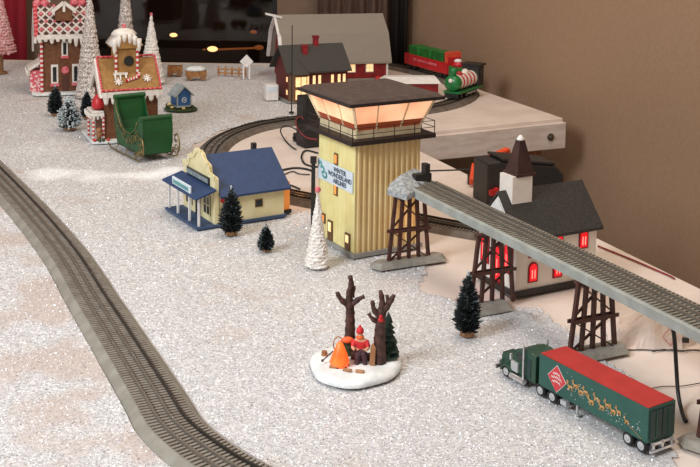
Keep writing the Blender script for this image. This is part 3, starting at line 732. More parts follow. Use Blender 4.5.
MB().extr([(.032,-.014,.012),(.042,-.016,.012),(.044,-.008,.05),(.039,-.006,.058),(.034,-.006,.05)], (.001,-.004,0)).build('wooden_sledge', M['tan'], fo)
# camper: one continuous skinned body sitting on a log
def skin_body(name, joints, edges, m, parent, sub=2, root=0):
    me = bpy.data.meshes.new(name); me.from_pydata([j[0] for j in joints], edges, [])
    o = bpy.data.objects.new(name, me); C.objects.link(o)
    sk = o.modifiers.new('skin', 'SKIN'); sk.use_smooth_shade = True
    for i, j in enumerate(joints):
        me.skin_vertices[0].data[i].radius = (j[1], j[1] if len(j) < 3 else j[2]); me.skin_vertices[0].data[i].use_root = (i == root)
    s = o.modifiers.new('sub', 'SUBSURF'); s.levels = sub; s.render_levels = sub
    dg = bpy.context.evaluated_depsgraph_get(); m2 = bpy.data.meshes.new_from_object(o.evaluated_get(dg))
    bpy.data.objects.remove(o); m2.materials.clear(); m2.materials.append(m); m2.polygons.foreach_set('use_smooth', [True]*len(m2.polygons))
    q = bpy.data.objects.new(name, m2); C.objects.link(q); q.parent = parent; return q
MB().cyl((-.006,.016,.020),(.036,.010,.020),.0085,seg=12).build('seat_log', M['bark'], fo)
px, py, pz = .014, .008, .030
J = [((px,py,pz),.0085),((px,py+.001,pz+.012),.0085),((px-.001,py,pz+.022),.0095),((px-.002,py-.002,pz+.030),.0042),((px-.002,py-.003,pz+.037),.0062),((px-.002,py-.003,pz+.043),.005),
     ((px+.011,py-.001,pz+.021),.0042),((px+.014,py-.008,pz+.011),.0036),((px+.008,py-.017,pz+.010),.0026),
     ((px-.012,py-.001,pz+.021),.0042),((px-.016,py-.008,pz+.012),.0036),((px-.012,py-.018,pz+.012),.0026),
     ((px+.007,py-.014,pz+.000),.0055),((px+.008,py-.017,pz-.015),.004),((px+.008,py-.024,pz-.016),.0032),
     ((px-.006,py-.014,pz+.000),.0055),((px-.007,py-.017,pz-.015),.004),((px-.007,py-.024,pz-.016),.0032)]
Eg = [(0,1),(1,2),(2,3),(3,4),(4,5),(2,6),(6,7),(7,8),(2,9),(9,10),(10,11),(0,12),(12,13),(13,14),(0,15),(15,16),(16,17)]
per_ = 1; per = skin_body('person', J, Eg, M['skin'], fo); per['label'] = 'seated camper in a red coat leaning to the fire'
k = 1.14
jk = [0,1,2,6,7,9,10]; mp = {v:i for i, v in enumerate(jk)}
skin_body('coat', [(J[i][0], J[i][1]*k+.0006) for i in jk], [(mp[a],mp[b_]) for a, b_ in Eg if a in mp and b_ in mp], M['coat'], per)
jk = [0,12,13,14,15,16,17]; mp = {v:i for i, v in enumerate(jk)}
skin_body('trousers', [((J[i][0][0],J[i][0][1],J[i][0][2]-(.003 if i == 0 else 0)), J[i][1]*k+.0005) for i in jk], [(mp[a],mp[b_]) for a, b_ in Eg if a in mp and b_ in mp], M['trouser'], per)
MB().lathe([(.0072,.039),(.0074,.042),(.0066,.046),(.003,.050),(1e-5,.0505)], (px-.002,py-.002,pz), 12).ball((px-.002,py-.002,pz+.052),.0022,8).build('knit_hat', M['coat'], per, smooth=True)
MB().lathe([(.0068,.028),(.0078,.031),(.0062,.0335)], (px-.002,py-.002,pz), 12).build('scarf', M['scarf'], per, smooth=True)
for sx in (-1,1): MB().ball((px-.002+sx*.0022,py-.0088,pz+.0385),.0009,6).build('eye', M['black'], per)
for o_p in (per,): o_p.scale = (1.12,)*3; o_p.location = (px*-.12, py*-.12, -.010*.12-.001)
# second bundle: rucksack with an orange cloth on it, leaning on the tall tree
MB().b2((-.030,.024,.012),(-.006,.040,.046)).build('rucksack', M['moss'], fo, bevel=.004)
MB().ball((-.014,.022,.052),.011,12,sc=(1.25,.8,.6)).build('orange_cloth', M['scarf'], fo, smooth=True)
rg = MB(); rg.tube([(-.034+.010*math.cos(a),.026,.040+.017*math.sin(a)) for a in [i*2*PI/18 for i in range(19)]], .0014, 6); rg.build('snowshoe', M['tan'], fo)

# ------------------------------------------------------------------ trees
def brush_tree(px, py, h, r, label, snow=.15, group=None, seed=1, rows=30):
    p = at(px, py, Z0); o = thing('bottle_brush_tree', label, 'toy tree', p, 0, group); random.seed(seed)
    MB().lathe([(r*.56,0),(r*.58,.004),(r*.56,h*.075),(r*.15,h*.085)], (0,0,0), 18).build('wooden_base', M['wood'], o)
    b = MB(); z0 = h*.085
    b.cyl((0,0,z0*.7),(0,0,h*.98),.0022,.001,seg=6,mi=0)
    b.lathe([(r*.42,z0+.004),(r*.5,z0+h*.1),(r*.4,z0+h*.45),(r*.2,z0+h*.75),(.001,h*.97)], (0,0,0), 12)
    for i in range(rows):
        t = i/(rows-1); z = z0+(h-z0)*t*.97; R = r*1.12*(1-t**1.9)**.85*(1 if t > .1 else .8)*(1+.10*math.sin(i*1.9))+.0015
        for k in range(max(12, int(46*(1-t)+14))):
            a = random.random()*2*PI; q = R*random.uniform(.7,1.12); w = .0019
            c, s = math.cos(a), math.sin(a); dz = random.uniform(-.006,.009)+R*.12
            f_ = 1 if random.random() < snow+(.25 if t > .85 else 0) else 0
            b.add([(q*.2*c-w*s, q*.2*s+w*c, z), (q*.2*c+w*s, q*.2*s-w*c, z), (q*.75*c, q*.75*s, z+dz*.6-.0035), (q*c, q*s, z+dz)], [(0,1,3),(0,2,3)], f_)
            if f_ and snow > .3 and random.random() < .35: b.ball((q*.97*c, q*.97*s, z+dz), random.uniform(.0025,.0048), 5, 1)
    # branches frosted at the tips
    b.build('bristles', [M['needle'], M['frostg'] if snow < .4 else M['frost']], o)
    f = MB(); f.lathe([(.0035,h*.93),(.003,h*.985),(1e-5,h*1.01)], (0,0,0), 8); f.build('frosted_tip', M['frost'], o)
    return o
brush_tree(231, 234, .144, .033, 'taller dark brush tree against the side wall of the blue-roofed store', .12, seed=2)
brush_tree(266, 250.5, .072, .021, 'smallest dark brush tree, standing between blue-roofed store and cream tower', .2, seed=3)
brush_tree(467, 335, .150, .029, 'dark brush tree on a wooden disc beside the trestle before the church', .08, seed=4)
brush_tree(55.5, 115, .135, .034, 'dark brush tree before the chocolate-roofed gingerbread house, left of its snowy neighbour', .1, seed=5)
brush_tree(69.5, 129.5, .138, .045, 'snow-covered brush tree, nearest of the three before the gingerbread houses', .62, seed=6)
brush_tree(87, 118.5, .128, .027, 'slim dark brush tree close to the gable of the tan gingerbread house', .05, seed=7)
def cone_tree(px, py, h, r, m, label, tip=None, base=True, name='tinsel_cone_tree', seed=1, trunk=0):
    p = at(px, py, Z0); o = thing(name, label, 'toy tree', p); random.seed(seed)
    n = 46; seg = 26; b = MB(); z0 = trunk
    prof = [(r*.9, z0)]+[(max(.0018, r*(1-(i/n))**.95)*(1+(.10 if i % 2 else 0)), z0+(h-z0)*(.01+.99*i/n)) for i in range(n)]+[(1e-5, h)]
    b.lathe(prof, (0,0,0), seg, jit=.09)
    # tufts that give the silhouette its fuzz
    t_ = b
    for i in range(int(260)):
        t = random.random()**1.3; a = random.random()*2*PI; R = r*(1-t)**.95; z = z0+(h-z0)*t; s = r*.09
        z = max(z, s*1.3); t_.ball((R*math.cos(a),R*math.sin(a),z), s*random.uniform(.6,1.2), 5)
    b.build('tinsel_cone', m, o)
    if trunk: MB().cyl((0,0,0),(0,0,trunk+.01),r*.18,seg=12).lathe([(r*.45,0),(r*.45,.006)],(0,0,0),16).build('base', M['wood'], o)
    if tip: MB().ball((0,0,h+.004), .0085, 10).build('tip_bead', tip, o, smooth=True)
    return o
cone_tree(317, 266, .205, .031, M['spark'], 'white tinsel cone tree with red tip in front of the cream tower', M['pinkic'], seed=1)
cone_tree(90.5, 97, .54, .067, M['beads'], 'tall silver beaded tree between the two gingerbread houses', seed=2)
cone_tree(126, 79, .62, .062, M['beads'], 'tall silver beaded tree right behind the tan gingerbread house roof', seed=3)
cone_tree(151.5, 83, .355, .064, M['spark'], 'white tinsel cone tree with red tip beside the tan gingerbread house', M['pinkic'], seed=4)
cone_tree(1, 73, .46, .078, M['beads2'], 'pink and white beaded tree at the far left edge of the photo', trunk=.11, seed=5)

# ------------------------------------------------------------------ gingerbread houses
def candy_cane(mb, a, b, r=.006, n=9):
    a, b = Vector(a), Vector(b)
    for i in range(n):
        p, q = a.lerp(b, i/n), a.lerp(b, (i+1)/n); mb.cyl(p, q, r, seg=8, mi=i % 2)
    return mb
def icing_edge(mb, a, b, up, n, seed=0, lo=.006, hi=.03, th=.008, out=(0,-1,0)):
    """strip of icing with drips hanging from a to b"""
    rnd = random.Random(seed); a, b, out = Vector(a), Vector(b), Vector(out)*th
    mb.bar(a+Vector((0,0,up/2)), b+Vector((0,0,up/2)), th*1.6, up)
    for i in range(n):
        t = (i+.5)/n; p = a.lerp(b, t); l = rnd.uniform(lo, hi); w = (b-a).length/n*.42
        mb.lathe([(1e-5,-l),(w*.6,-l*.8),(w,0),(w,up)], p, 8, M=Matrix.Diagonal((1,.6,1)))
# tall one
ga = thing('gingerbread_house', 'tall dark gingerbread house with lattice-iced chocolate roof, behind the silver beaded tree', 'gingerbread house', at(42.5,94.5,Z0), .33)
W_, D_, H_ = .205, .17, .285
MB().poly([(-.03,-.05),(W_+.008,-.05),(W_+.008,D_+.03),(-.05,D_+.03),(-.05,-.02)], 0, .012).build('snow_base', M['osnow'], ga, bevel=.004)
MB().b2((0,0,.012),(W_,D_,H_)).build('wall', M['gingd'], ga)
sw = MB().b2((-.009,.006,.012),(-.0001,D_-.006,H_*.62)).build('sweet_panel', M['pinkw'], ga); sw['label'] = 'left wall covered with pink and white sweets'
RZ = .425
rf = MB(); rf.extr([(-.02,-.025,H_-.005),(-.02,D_/2-.035,RZ),(-.02,D_/2+.035,RZ),(-.02,D_+.025,H_-.005)], (W_+.03,0,0)); rfo = rf.build('roof', M['choc'], ga)
lt = MB(); A = Vector((-.02,-.027,H_-.003)); Bv = Vector((W_+.04,0,0)); Cv = Vector((0,D_/2-.033+.025-.002,RZ-H_+.004))
nn = 6
for i in range(-4, nn+1):
    for s_ in (1,-1):
        p0 = (i/nn, 0) if s_ == 1 else (i/nn+4/nn, 0); t0, t1 = 0, 1
        x0_, x1_ = p0[0], p0[0]+s_*4/nn
        pts = [(x0_+(x1_-x0_)*t, t) for t in [k/20 for k in range(21)]]; pts = [p for p in pts if -.001 <= p[0] <= 1.001]
        if len(pts) > 1: lt.bar(A+Bv*pts[0][0]+Cv*pts[0][1], A+Bv*pts[-1][0]+Cv*pts[-1][1], .009, .006)
for i in range(7):
    for j in range(5): lt.ball(A+Bv*(i/6*.98+.01 if j % 2 == 0 else min(.99,(i+.5)/6))+Cv*(j/4), .0095, 7, 1)
lt.build('icing_lattice', [M['icing'], M['pinkic']], rfo)
ic = MB(); icing_edge(ic, (-.025,-.03,H_-.012), (W_+.025,-.03,H_-.012), .022, 9, 4, .01, .045); ic.build('icing', M['icing'], ga)
for x in (-.026,W_+.026): candy_cane(MB(), (x,-.028,H_), (x,D_/2-.035,RZ+.01), .010, 16).build('candy_trim', [M['candy'], M['pinkic']], ga)
for x in (-.002,W_+.002): candy_cane(MB(), (x,-.008,.012), (x,-.008,H_-.02), .0075, 22).build('candy_pillar', [M['candy'], M['icing']], ga)
for x in (-.016,.018,W_*.78,W_*.96): MB().ball((x,D_/2-.02,RZ+.014), .022, 10, sc=(1,1,.85)).build('ridge_sweet', M['pinkic'], ga, smooth=True)
ck = MB(); candy_cane(ck, (.040,D_/2,RZ-.01),(.040,D_/2,RZ+.065),.010,6); ck.build('candy_chimney', [M['icing'], M['pinkic']], ga)
dr = MB(); dr.extr([(.065,-.012,H_+.075),(.145,-.012,H_+.075),(.145,-.012,H_+.125),(.105,-.012,H_+.155),(.065,-.012,H_+.125)], (0,.08,0)); dro = dr.build('dormer', M['gingd'], ga)
ic = MB(); ic.bar((.052,-.016,H_+.122),(.105,-.016,H_+.164),.014,.016); ic.bar((.158,-.016,H_+.122),(.105,-.016,H_+.164),.014,.016)
for x, l in ((.055,.035),(.105,.02),(.155,.03)): ic.bar((x,-.016,H_+.13-l*.6),(x,-.016,H_+.135 if x != .105 else H_+.16),.012,.012)
ic.build('icing', M['icing'], dro)
def gwin(x, z, ww, hh):
    o = MB().b2((x-ww/2,-.007,z),(x+ww/2,.001,z+hh)).build('window', M['icing'], ga)
    MB().b2((x-ww/4,-.009,z+hh*.12),(x+ww/4,-.0071,z+hh*.88)).build('pane', M['gdark'], o)
    MB().b2((x-ww*.6,-.016,z-.010),(x+ww*.6,0,z+.002)).build('candy_sill', M['pinkic'], o)
gwin(.107,.185,.030,.075); gwin(.058,.05,.034,.095); gwin(.158,.05,.034,.095)
MB().b2((.092,-.005,.012),(.124,.001,.085)).build('door', M['choc'], ga)
MB().lathe([(1e-5,-.006),(.018,-.004),(.018,.004),(1e-5,.006)], (.108,-.010,.118), 14, M=Matrix.Rotation(PI/2,3,'X')).build('peppermint', M['pinkic'], ga)
# left side bay with a snowy roof
by = MB().b2((-.055,.02,.012),(-.009,.12,.115)).build('side_bay', M['pinkw'], ga)
ic = MB(); ic.extr([(-.066,.008,.11),(-.066,.132,.11),(-.005,.132,.15),(-.005,.008,.15)], (0,0,.016)); icing_edge(ic, (-.064,.008,.106),(-.064,.132,.106),.016,5,9,.008,.026); ic.build('icing', M['icing'], by)
ic = MB(); ic.extr([(-.026,-.03,H_),(-.026,D_/2,RZ-.01),(-.026,D_+.03,H_),(-.026,D_+.03,H_-.10),(-.026,D_,H_-.02),(-.026,D_/2,RZ-.07),(-.026,.0,H_-.02),(-.026,-.03,H_-.03)], (-.010,0,0)); ic.build('gable_icing', M['icing'], ga)

# tan one with the big roof
gb = thing('gingerbread_house', 'tan gingerbread house with snowy dormer turret, directly behind the green sleigh', 'gingerbread house', at(104.5,142,Z0), .42); gb.scale = (.86,)*3
W_, D_, H_ = .25, .21, .24; RZ = .362
MB().poly([(-.065,-.035),(.02,-.05),(W_+.02,-.03),(W_+.02,D_+.02),(-.06,D_+.02)], 0, .012).build('snow_base', M['osnow'], gb, bevel=.004)
b = MB(); b.b2((0,0,.012),(W_,D_,H_)); b.extr([(0,0,H_),(0,D_,H_),(0,D_/2,RZ-.008)], (W_,0,0)); b.build('wall', M['gingd'], gb)
rf = MB()
for y0 in (-.022,D_+.022): rf.extr([(-.012,y0,H_-.022),(-.012,D_/2,RZ),(-.012,D_/2,RZ+.010),(-.012,y0,H_-.012)], (W_+.024,0,0))
rf.build('roof', M['ging'], gb)
ic = MB(); icing_edge(ic, (-.014,-.028,H_-.03),(W_+.014,-.028,H_-.03),.024,8,2,.014,.036); ic.build('eave_icing', M['icing'], gb)
def slope(x, t, lift=.012): return Vector((x, -.022+(D_/2+.022)*t, H_-.012+(RZ+.01-H_+.012)*t+lift*.6))
for x in (-.012,W_+.012): candy_cane(MB(), slope(x,0), slope(x,1), .0042, 26).build('candy_trim', [M['candy'], M['pinkic']], gb)
for t_, r_ in ((1.0,.005),(.04,.004)): candy_cane(MB(), slope(-.01,t_), slope(W_+.01,t_), r_, 24).build('candy_trim', [M['candy'], M['pinkic']], gb)
# gable end facing left: icing, dark opening, red dome porch
ic = MB(); ic.extr([(-.014,-.03,H_-.03),(-.014,D_/2,RZ+.012),(-.014,D_+.03,H_-.03),(-.014,D_-.004,H_-.03),(-.014,D_/2,RZ-.055),(-.014,.01,H_-.03)], (-.010,0,0)); ic.build('gable_icing', M['icing'], gb)
MB().lathe([(.024,0),(.024,.004)], (-.001,D_/2,H_+.02), 16, M=Matrix.Rotation(-PI/2,3,'Y')).build('wreath', M['needle'], gb)
pc = MB().b2((-.058,-.01,.130),(-.002,.12,.147)).build('porch_roof', M['icing'], gb, bevel=.005)
ic = MB(); icing_edge(ic, (-.060,-.01,.125),(-.060,.12,.125),.014,5,5,.008,.02); icing_edge(ic, (-.058,-.012,.125),(-.004,-.012,.125),.014,3,6,.008,.02); ic.build('icing', M['icing'], pc)
MB().lathe([(.030,.147),(.032,.165),(.026,.188),(.012,.208),(1e-5,.214)], (-.020,.03,.008), 18).build('red_dome', M['candy'], gb, smooth=True)
for x, y in ((-.050,-.004),(-.050,.112),(-.006,-.010)): candy_cane(MB(), (x,y,.012), (x,y,.129), .0055, 12).build('candy_pillar', [M['candy'], M['icing']], gb)
gmn = MB().ball((-.030,-.02,.062),.012,10).bar((-.030,-.02,.02),(-.030,-.02,.055),.018,.012).bar((-.052,-.02,.045),(-.008,-.02,.045),.008,.008).bar((-.037,-.02,.012),(-.033,-.02,.03),.008,.009).bar((-.023,-.02,.012),(-.027,-.02,.03),.008,.009).build('gingerbread_figure', M['tan'], gb, smooth=True)
for x, y, c in ((-.05,-.03,0),(-.012,-.038,1),(.01,-.038,0),(-.03,-.042,1)): MB().ball((x,y,.018), .008, 8).build('gumdrop', M['moss'] if c else M['candy'], gb, smooth=True)
# dormer turret
tx0, tx1, ty0, tz0, tz1 = .065, .165, .045, H_+.055, H_+.185
b = MB().b2((tx0,ty0,tz0),(tx1,ty0+.10,tz1)); tu = b.build('turret', M['ging'], gb)
rr = MB(); cx = (tx0+tx1)/2; rr.extr([(tx0-.014,ty0-.014,tz1),(tx1+.014,ty0-.014,tz1),(cx+.03,ty0-.014,tz1+.055),(cx-.03,ty0-.014,tz1+.055)], (0,.128,0)); rr.build('turret_roof', M['ging'], tu)
ic = MB(); prof = [(.034,.052),(.040,.062),(.030,.078),(.012,.088),(1e-5,.090)]
ic.lathe(prof, (cx,ty0+.05,tz1), 16, M=Matrix.Diagonal((1.5,1.6,1)))
for x, l in ((-.058,.055),(-.038,.03),(-.012,.022),(.014,.03),(.036,.026),(.056,.045)): ic.lathe([(1e-5,-l),(.008,-l*.7),(.012,.0),(.012,.02)], (cx+x,ty0-.012,tz1+.055-abs(x)*.55), 8)
for sg in (-1,1): ic.extr([(cx+sg*.028,ty0-.018,tz1+.056),(cx+sg*.068,ty0-.018,tz1+.008),(cx+sg*.074,ty0-.018,tz1+.014),(cx+sg*.032,ty0-.018,tz1+.068)], (0,.136,0))
ic.build('icing', M['icing'], tu, smooth=True)
MB().lathe([(.022,0),(.024,.003),(.022,.006)], (cx+.01,ty0-.001,(tz0+tz1)/2+.005), 18, M=Matrix.Rotation(PI/2,3,'X')).build('round_window', M['gdark'], tu)
for x in (tx0,tx1): candy_cane(MB(), (x,ty0-.004,tz0-.02),(x,ty0-.004,tz1),.0065,12).build('candy_pillar', [M['candy'], M['icing']], tu)
MB().ball((cx,ty0+.05,tz1+.098),.011,10).build('peppermint', M['pinkic'], tu, smooth=True)
ic = MB(); p = slope(.082,.50); ic.bar(p+Vector((-.03,-.004,0)), p+Vector((.035,-.004,0)), .014, .010)
for x in (-.024,.0,.026): ic.bar(p+Vector((x,-.006,.0)), p+Vector((x,-.018,-.020)), .007,.007)
ic.build('icing_drip', M['icing'], gb)
def flake(x, t):
    ic = MB(); c = slope(x, t, .014); ux = Vector((1,0,0)); uy = (slope(x,1)-slope(x,0)).normalized()
    for k in range(4): a = k*PI/4; d_ = ux*math.cos(a)+uy*math.sin(a); ic.bar(c-d_*.020, c+d_*.020, .006, .005)
    ic.build('icing_snowflake', M['icing'], gb)
flake(.070,.27); flake(.205,.33)
cc = MB(); P = [slope(.105,.27,.016), slope(.14,.33,.016), slope(.165,.37,.016)]
candy_cane(cc, P[0], P[2], .0075, 9); candy_cane(cc, P[2], slope(.172,.47,.016), .0075, 4); cc.build('candy_cane', [M['candy'], M['icing']], gb)

# ------------------------------------------------------------------ sleigh
sl = thing('sleigh', 'large dark green toy sleigh with gold scroll runners on the snow', 'sleigh', at(141,161.5,Z0), -.96); sl.scale = (.92,.95,.88)
# local x = forward (towards camera right), y = left (away); width .12
SW = .128; zb = .03
side = [(0,zb),(-.235,zb),(-.262,zb+.075),(-.272,zb+.170),(-.258,zb+.206),(-.244,zb+.19),(-.225,zb+.135),(-.19,zb+.085),(-.14,zb+.062),(-.085,zb+.062),(-.05,zb+.09),(-.035,zb+.125),(-.020,zb+.152),(.0,zb+.156),(.012,zb+.146),(.018,zb+.10),(.016,zb+.04)]
for y in (0, SW-.006): MB().extr([(x,y,z) for x, z in side], (0,.006,0)).build('side_panel', M['sleigh'], sl, bevel=.0015)
def shell(path, th):
    b = MB()
    for (a0,c0_),(a1,c1_) in zip(path, path[1:]): b.extr([(a0,.006,c0_),(a1,.006,c1_),(a1+.001,.006,c1_-th),(a0+.001,.006,c0_-th)], (0,SW-.012,0))
    return b
fp_ = [(.014,zb),(.018,zb+.05),(.017,zb+.10),(.008,zb+.14)]
b = MB()
for (a0,c0_),(a1,c1_) in zip(fp_, fp_[1:]): b.extr([(a0,.006,c0_),(a1,.006,c1_),(a1-.006,.006,c1_),(a0-.006,.006,c0_)], (0,SW-.012,0))
b.cyl((-.004,-.003,zb+.147),(-.004,SW+.003,zb+.147),.0125,seg=16); b.build('dashboard', M['sleigh'], sl)
bp_ = [(-.215,zb+.03),(-.240,zb+.10),(-.252,zb+.165),(-.255,zb+.20)]
b = MB()
for (a0,c0_),(a1,c1_) in zip(bp_, bp_[1:]): b.extr([(a0,.006,c0_),(a1,.006,c1_),(a1-.008,.006,c1_),(a0-.008,.006,c0_)], (0,SW-.012,0))
b.cyl((-.258,-.003,zb+.200),(-.258,SW+.003,zb+.200),.0115,seg=16); b.build('seat_back', M['sleigh'], sl)
MB().b2((-.225,.006,zb+.05),(-.13,SW-.006,zb+.066)).b2((-.14,.006,zb),(-.134,SW-.006,zb+.06)).build('seat', M['sleigh'], sl)
MB().b2((-.235,.004,zb-.004),(.012,SW-.004,zb+.003)).build('floor_board', M['sleigh_d'], sl)
def scroll(c, r0, r1, turns, a0, y, sgn=1): return [(c[0]+(r0+(r1-r0)*t)*math.cos(a0+sgn*turns*2*PI*t), y, c[1]+(r0+(r1-r0)*t)*math.sin(a0+sgn*turns*2*PI*t)) for t in [i/36 for i in range(37)]]
for y in (-.012, SW+.012):
    b = MB(); b.tube([(-.30,y,.022),(-.27,y,.006)]+[(x,y,.004) for x in (-.22,-.12,-.04)]+[(.0,y,.005),(.03,y,.016),(.048,y,.040),(.052,y,.068),(.044,y,.094),(.026,y,.106),(.010,y,.096),(.008,y,.078),(.020,y,.070),(.030,y,.080)], .0034, 8)
    b.tube(scroll((.022,.045),.022,.004,1.6,PI,y), .0022, 6); b.tube(scroll((-.02,.022),.018,.003,1.5,0,y), .0022, 6)
    for x in (-.22,-.12,-.03): b.tube([(x,y,.005),(x+.008,y,.018),(x,y+(.012 if y < 0 else -.012),.032)], .0024, 6)
    ro = b.build('runner', M['brass'], sl, smooth=True); ro['label'] = 'curled antique gold runner'
sc = MB(); y = -.003
for c, r, a in (((-.07,.075),.026,0),((-.115,.07),.022,PI),((-.16,.085),.024,.5),((-.205,.115),.026,2),((-.03,.10),.022,1)): sc.tube(scroll((c[0],c[1]),r,.004,1.5,a,y), .0017, 6)
sc.tube([(-.255,y,.225),(-.235,y,.18),(-.20,y,.13),(-.15,y,.10),(-.09,y,.10),(-.05,y,.125),(-.03,y,.16)], .002, 6)
sc.build('scroll_work', M['brass'], sl, smooth=True)

# ------------------------------------------------------------------ blue cabin
bc = thing('blue_cabin', 'little blue cabin with frosty grey roof on a mossy base', 'toy cabin', at(181,110,Z0), .0); bc.scale = (.90,)*3
b = MB(); b.lathe([(.082,0),(.086,.006),(.078,.014),(1e-5,.018)], (0,0,0), 24, M=Matrix.Diagonal((1,.75,1)), jit=.04); b.build('mossy_base', M['moss'], bc)
rz = .62; cab = MB(); R_ = Matrix.Rotation(-rz,4,'Z'); 
def cabin(name, fn, m): 
    b = MB(); b.M = R_; fn(b); return b.build(name, m, bc)
a_, l_, h_ = .036, .04, .085
def f(b): b.b2((-a_,-l_,.03),(a_,l_,h_)); b.extr([(-a_,-l_,h_),(a_,-l_,h_),(0,-l_,h_+.034)], (0,2*l_,0))
R_ = Matrix.Rotation(.55,4,'Z')
cabin('wall', f, M['blue'])
def f(b):
    for sx in (-1,1): b.extr([(0,-l_-.012,h_+.040),(sx*(a_+.014),-l_-.012,h_-.010),(sx*(a_+.014),-l_-.012,h_-.003),(0,-l_-.012,h_+.047)], (0,2*l_+.024,0))
cabin('roof', f, M['greyroof'])
def f(b):
    for sx in (-1,1):
        for sy in (-1,1): b.b2((sx*a_-.003,sy*l_-.003,.02),(sx*a_+.003,sy*l_+.003,h_))
    b.b2((-a_-.006,-l_-.008,.022),(a_+.006,l_+.006,.030))
cabin('corner_trim', f, M['greyroof'])
def f(b): b.tube([(.012*math.cos(t),-l_-.001,.058+.012*math.sin(t)) for t in [i*2*PI/20 for i in range(21)]], .002, 6); b.b2((-.01,-l_-.003,.056),(.01,-l_,.060))
cabin('round_window', f, M['signw'])
for x, y, r in ((-.062,-.018,.014),(-.05,-.036,.011),(-.068,.012,.012),(.06,-.02,.010)): MB().ball((x,y,.016+r*.6), r, 9).build('bush', M['moss'], bc, smooth=True)
for x, y, z, r in ((-.054,-.030,.034,.010),(-.038,-.044,.022,.008),(.02,-.05,.018,.008)): MB().ball((x,y,z),r,8,sc=(1.3,1,.8)).build('pebble', M['yel'], bc, smooth=True)

# ------------------------------------------------------------------ small wooden pieces along the window
def crate(px, py, rz, label, sx=.075, sy=.05, sz=.055, snow=False):
    o = thing('wooden_cart', label, 'toy cart', at(px,py,Z0), rz)
    MB().b2((-sx/2,-sy/2,.016),(sx/2,sy/2,.020)).build('bed_board', M['crate'], o)
    for y in (-sy/2, sy/2):
        b = MB()
        for k in range(3): b.b2((-sx/2,y-.002,.02+k*(sz-.02)/3),(sx/2,y+.002,.02+(k+.85)*(sz-.02)/3))
        b.build('side_board', M['crate'], o)
    for x in (-sx/2, sx/2): MB().b2((x-.002,-sy/2,.02),(x+.002,sy/2,sz)).build('end_board', M['crate'], o)
    for x in (-sx*.33, sx*.33):
        for y in (-sy/2-.004, sy/2+.004): MB().lathe([(.004,-.002),(.015,-.002),(.015,.002),(.004,.002)], (x,y,.015), 16, M=Matrix.Rotation(PI/2,3,'X')).build('wheel', M['wood'], o)
    if snow: MB().lathe([(.055,.0),(.05,.012),(.03,.02),(1e-5,.023)], (0,0,sz), 18, M=Matrix.Diagonal((1,.7,1))).build('snow_cap', M['osnow'], o, smooth=True)
    return o
crate(175, 75.5, .1, 'small honey-wood cart beside the white cone tree, left of its snow-capped neighbour')
crate(196, 79.5, .2, 'small honey-wood cart heaped with snow, behind the blue cabin', .105, .05, .05, True)
fn = thing('wooden_fence', 'low brown wooden fence piece left of the white diamond sign', 'toy fence', at(232,76,Z0), -.15)
for k in range(5): MB().b2((-.075+k*.0375-.004,-.004,0),(-.075+k*.0375+.004,.004,.05)).build('post', M['crate'], fn)
for z in (.016,.036): MB().b2((-.08,-.007,z-.004),(.08,-.004,z+.004)).build('fence_rail', M['crate'], fn)
ws = thing('bird_table', 'white diamond-topped bird table on two legs by the dark window', 'toy sign', at(246.5,79,Z0))
for x in (-.016,.016): MB().b2((x-.004,-.004,0),(x+.004,.004,.072)).build('leg', M['white'], ws)
MB().extr([(-.036,-.006,.094),(0,-.006,.062),(.036,-.006,.094),(0,-.006,.132)], (0,.012,0)).build('diamond_board', M['white'], ws)

# ------------------------------------------------------------------ barn
bn = thing('barn', 'big red barn with grey gambrel roof and white-trimmed gable at the back', 'toy barn', (-.327,5.813,Z0), .27)
L, W = .55, .32; ez = .108; gm = [(0,ez),(.05,.235),(.16,.322)]
pr_ = [(0,.0),(0,ez)]+[gm[1],gm[2],(W-.05,.235),(W,ez),(W,0)]
b = MB(); b.extr([(0,y,z) for y, z in pr_], (L,0,0)); b.build('wall', M['barnred'], bn)
rf = MB(); rp = [(-.022,ez-.018),(.044,.238),(.16,.330),(W-.044,.238),(W+.022,ez-.018)]
for (y0,z0),(y1,z1) in zip(rp, rp[1:]): rf.extr([(-.03,y0,z0),(-.03,y1,z1),(-.03,y1,z1+.010),(-.03,y0,z0+.010)], (L+.05,0,0))
rf.build('roof', M['barnroof'], bn)
tr = MB()
for (y0,z0),(y1,z1) in zip(rp, rp[1:]): tr.bar((-.033,y0,z0+.003),(-.033,y1,z1+.003),.010,.018,up=(1,0,0))
tr.extr([(-.085,W/2-.012,.342),(-.085,W/2+.012,.342),(.0,W/2+.03,.322),(.0,W/2-.03,.322)], (0,0,.010))
tr.b2((-.004,.06,.10),(-.0005,W-.06,.11)).bar((-.003,W/2-.028,.11),(-.003,W/2-.028,.27),.004,.012,up=(1,0,0)).bar((-.003,W/2+.028,.11),(-.003,W/2+.028,.27),.004,.012,up=(1,0,0))
tr.build('gable_trim', M['white'], bn)
for x in (0,L): MB().b2((x-.005,-.004,0),(x+.005,.006,ez)).build('corner_trim', M['white'], bn)
MB().b2((-.0035,W/2-.022,.17),(-.0005,W/2+.022,.26)).build('hay_door', M['icing'], bn)
lw = MB().b2((-.004,.02,.02),(-.0005,.06,.075)).build('window', M['lit'], bn)
for x in (.352,.452):
    wo = MB().b2((x-.022,-.004,.042),(x+.022,.001,.090)).build('window', M['white'], bn)
    pp = MB()
    for i in (-1,1):
        for j in (-1,1): pp.b2((x+i*.0095-.008,-.006,.066+j*.0105-.009),(x+i*.0095+.008,-.0041,.066+j*.0105+.009))
    pp.build('pane', M['lit'], wo)
MB().b2((-.02,-.03,0),(L+.01,-.004,.010)).build('foundation', M['plinth'], bn)

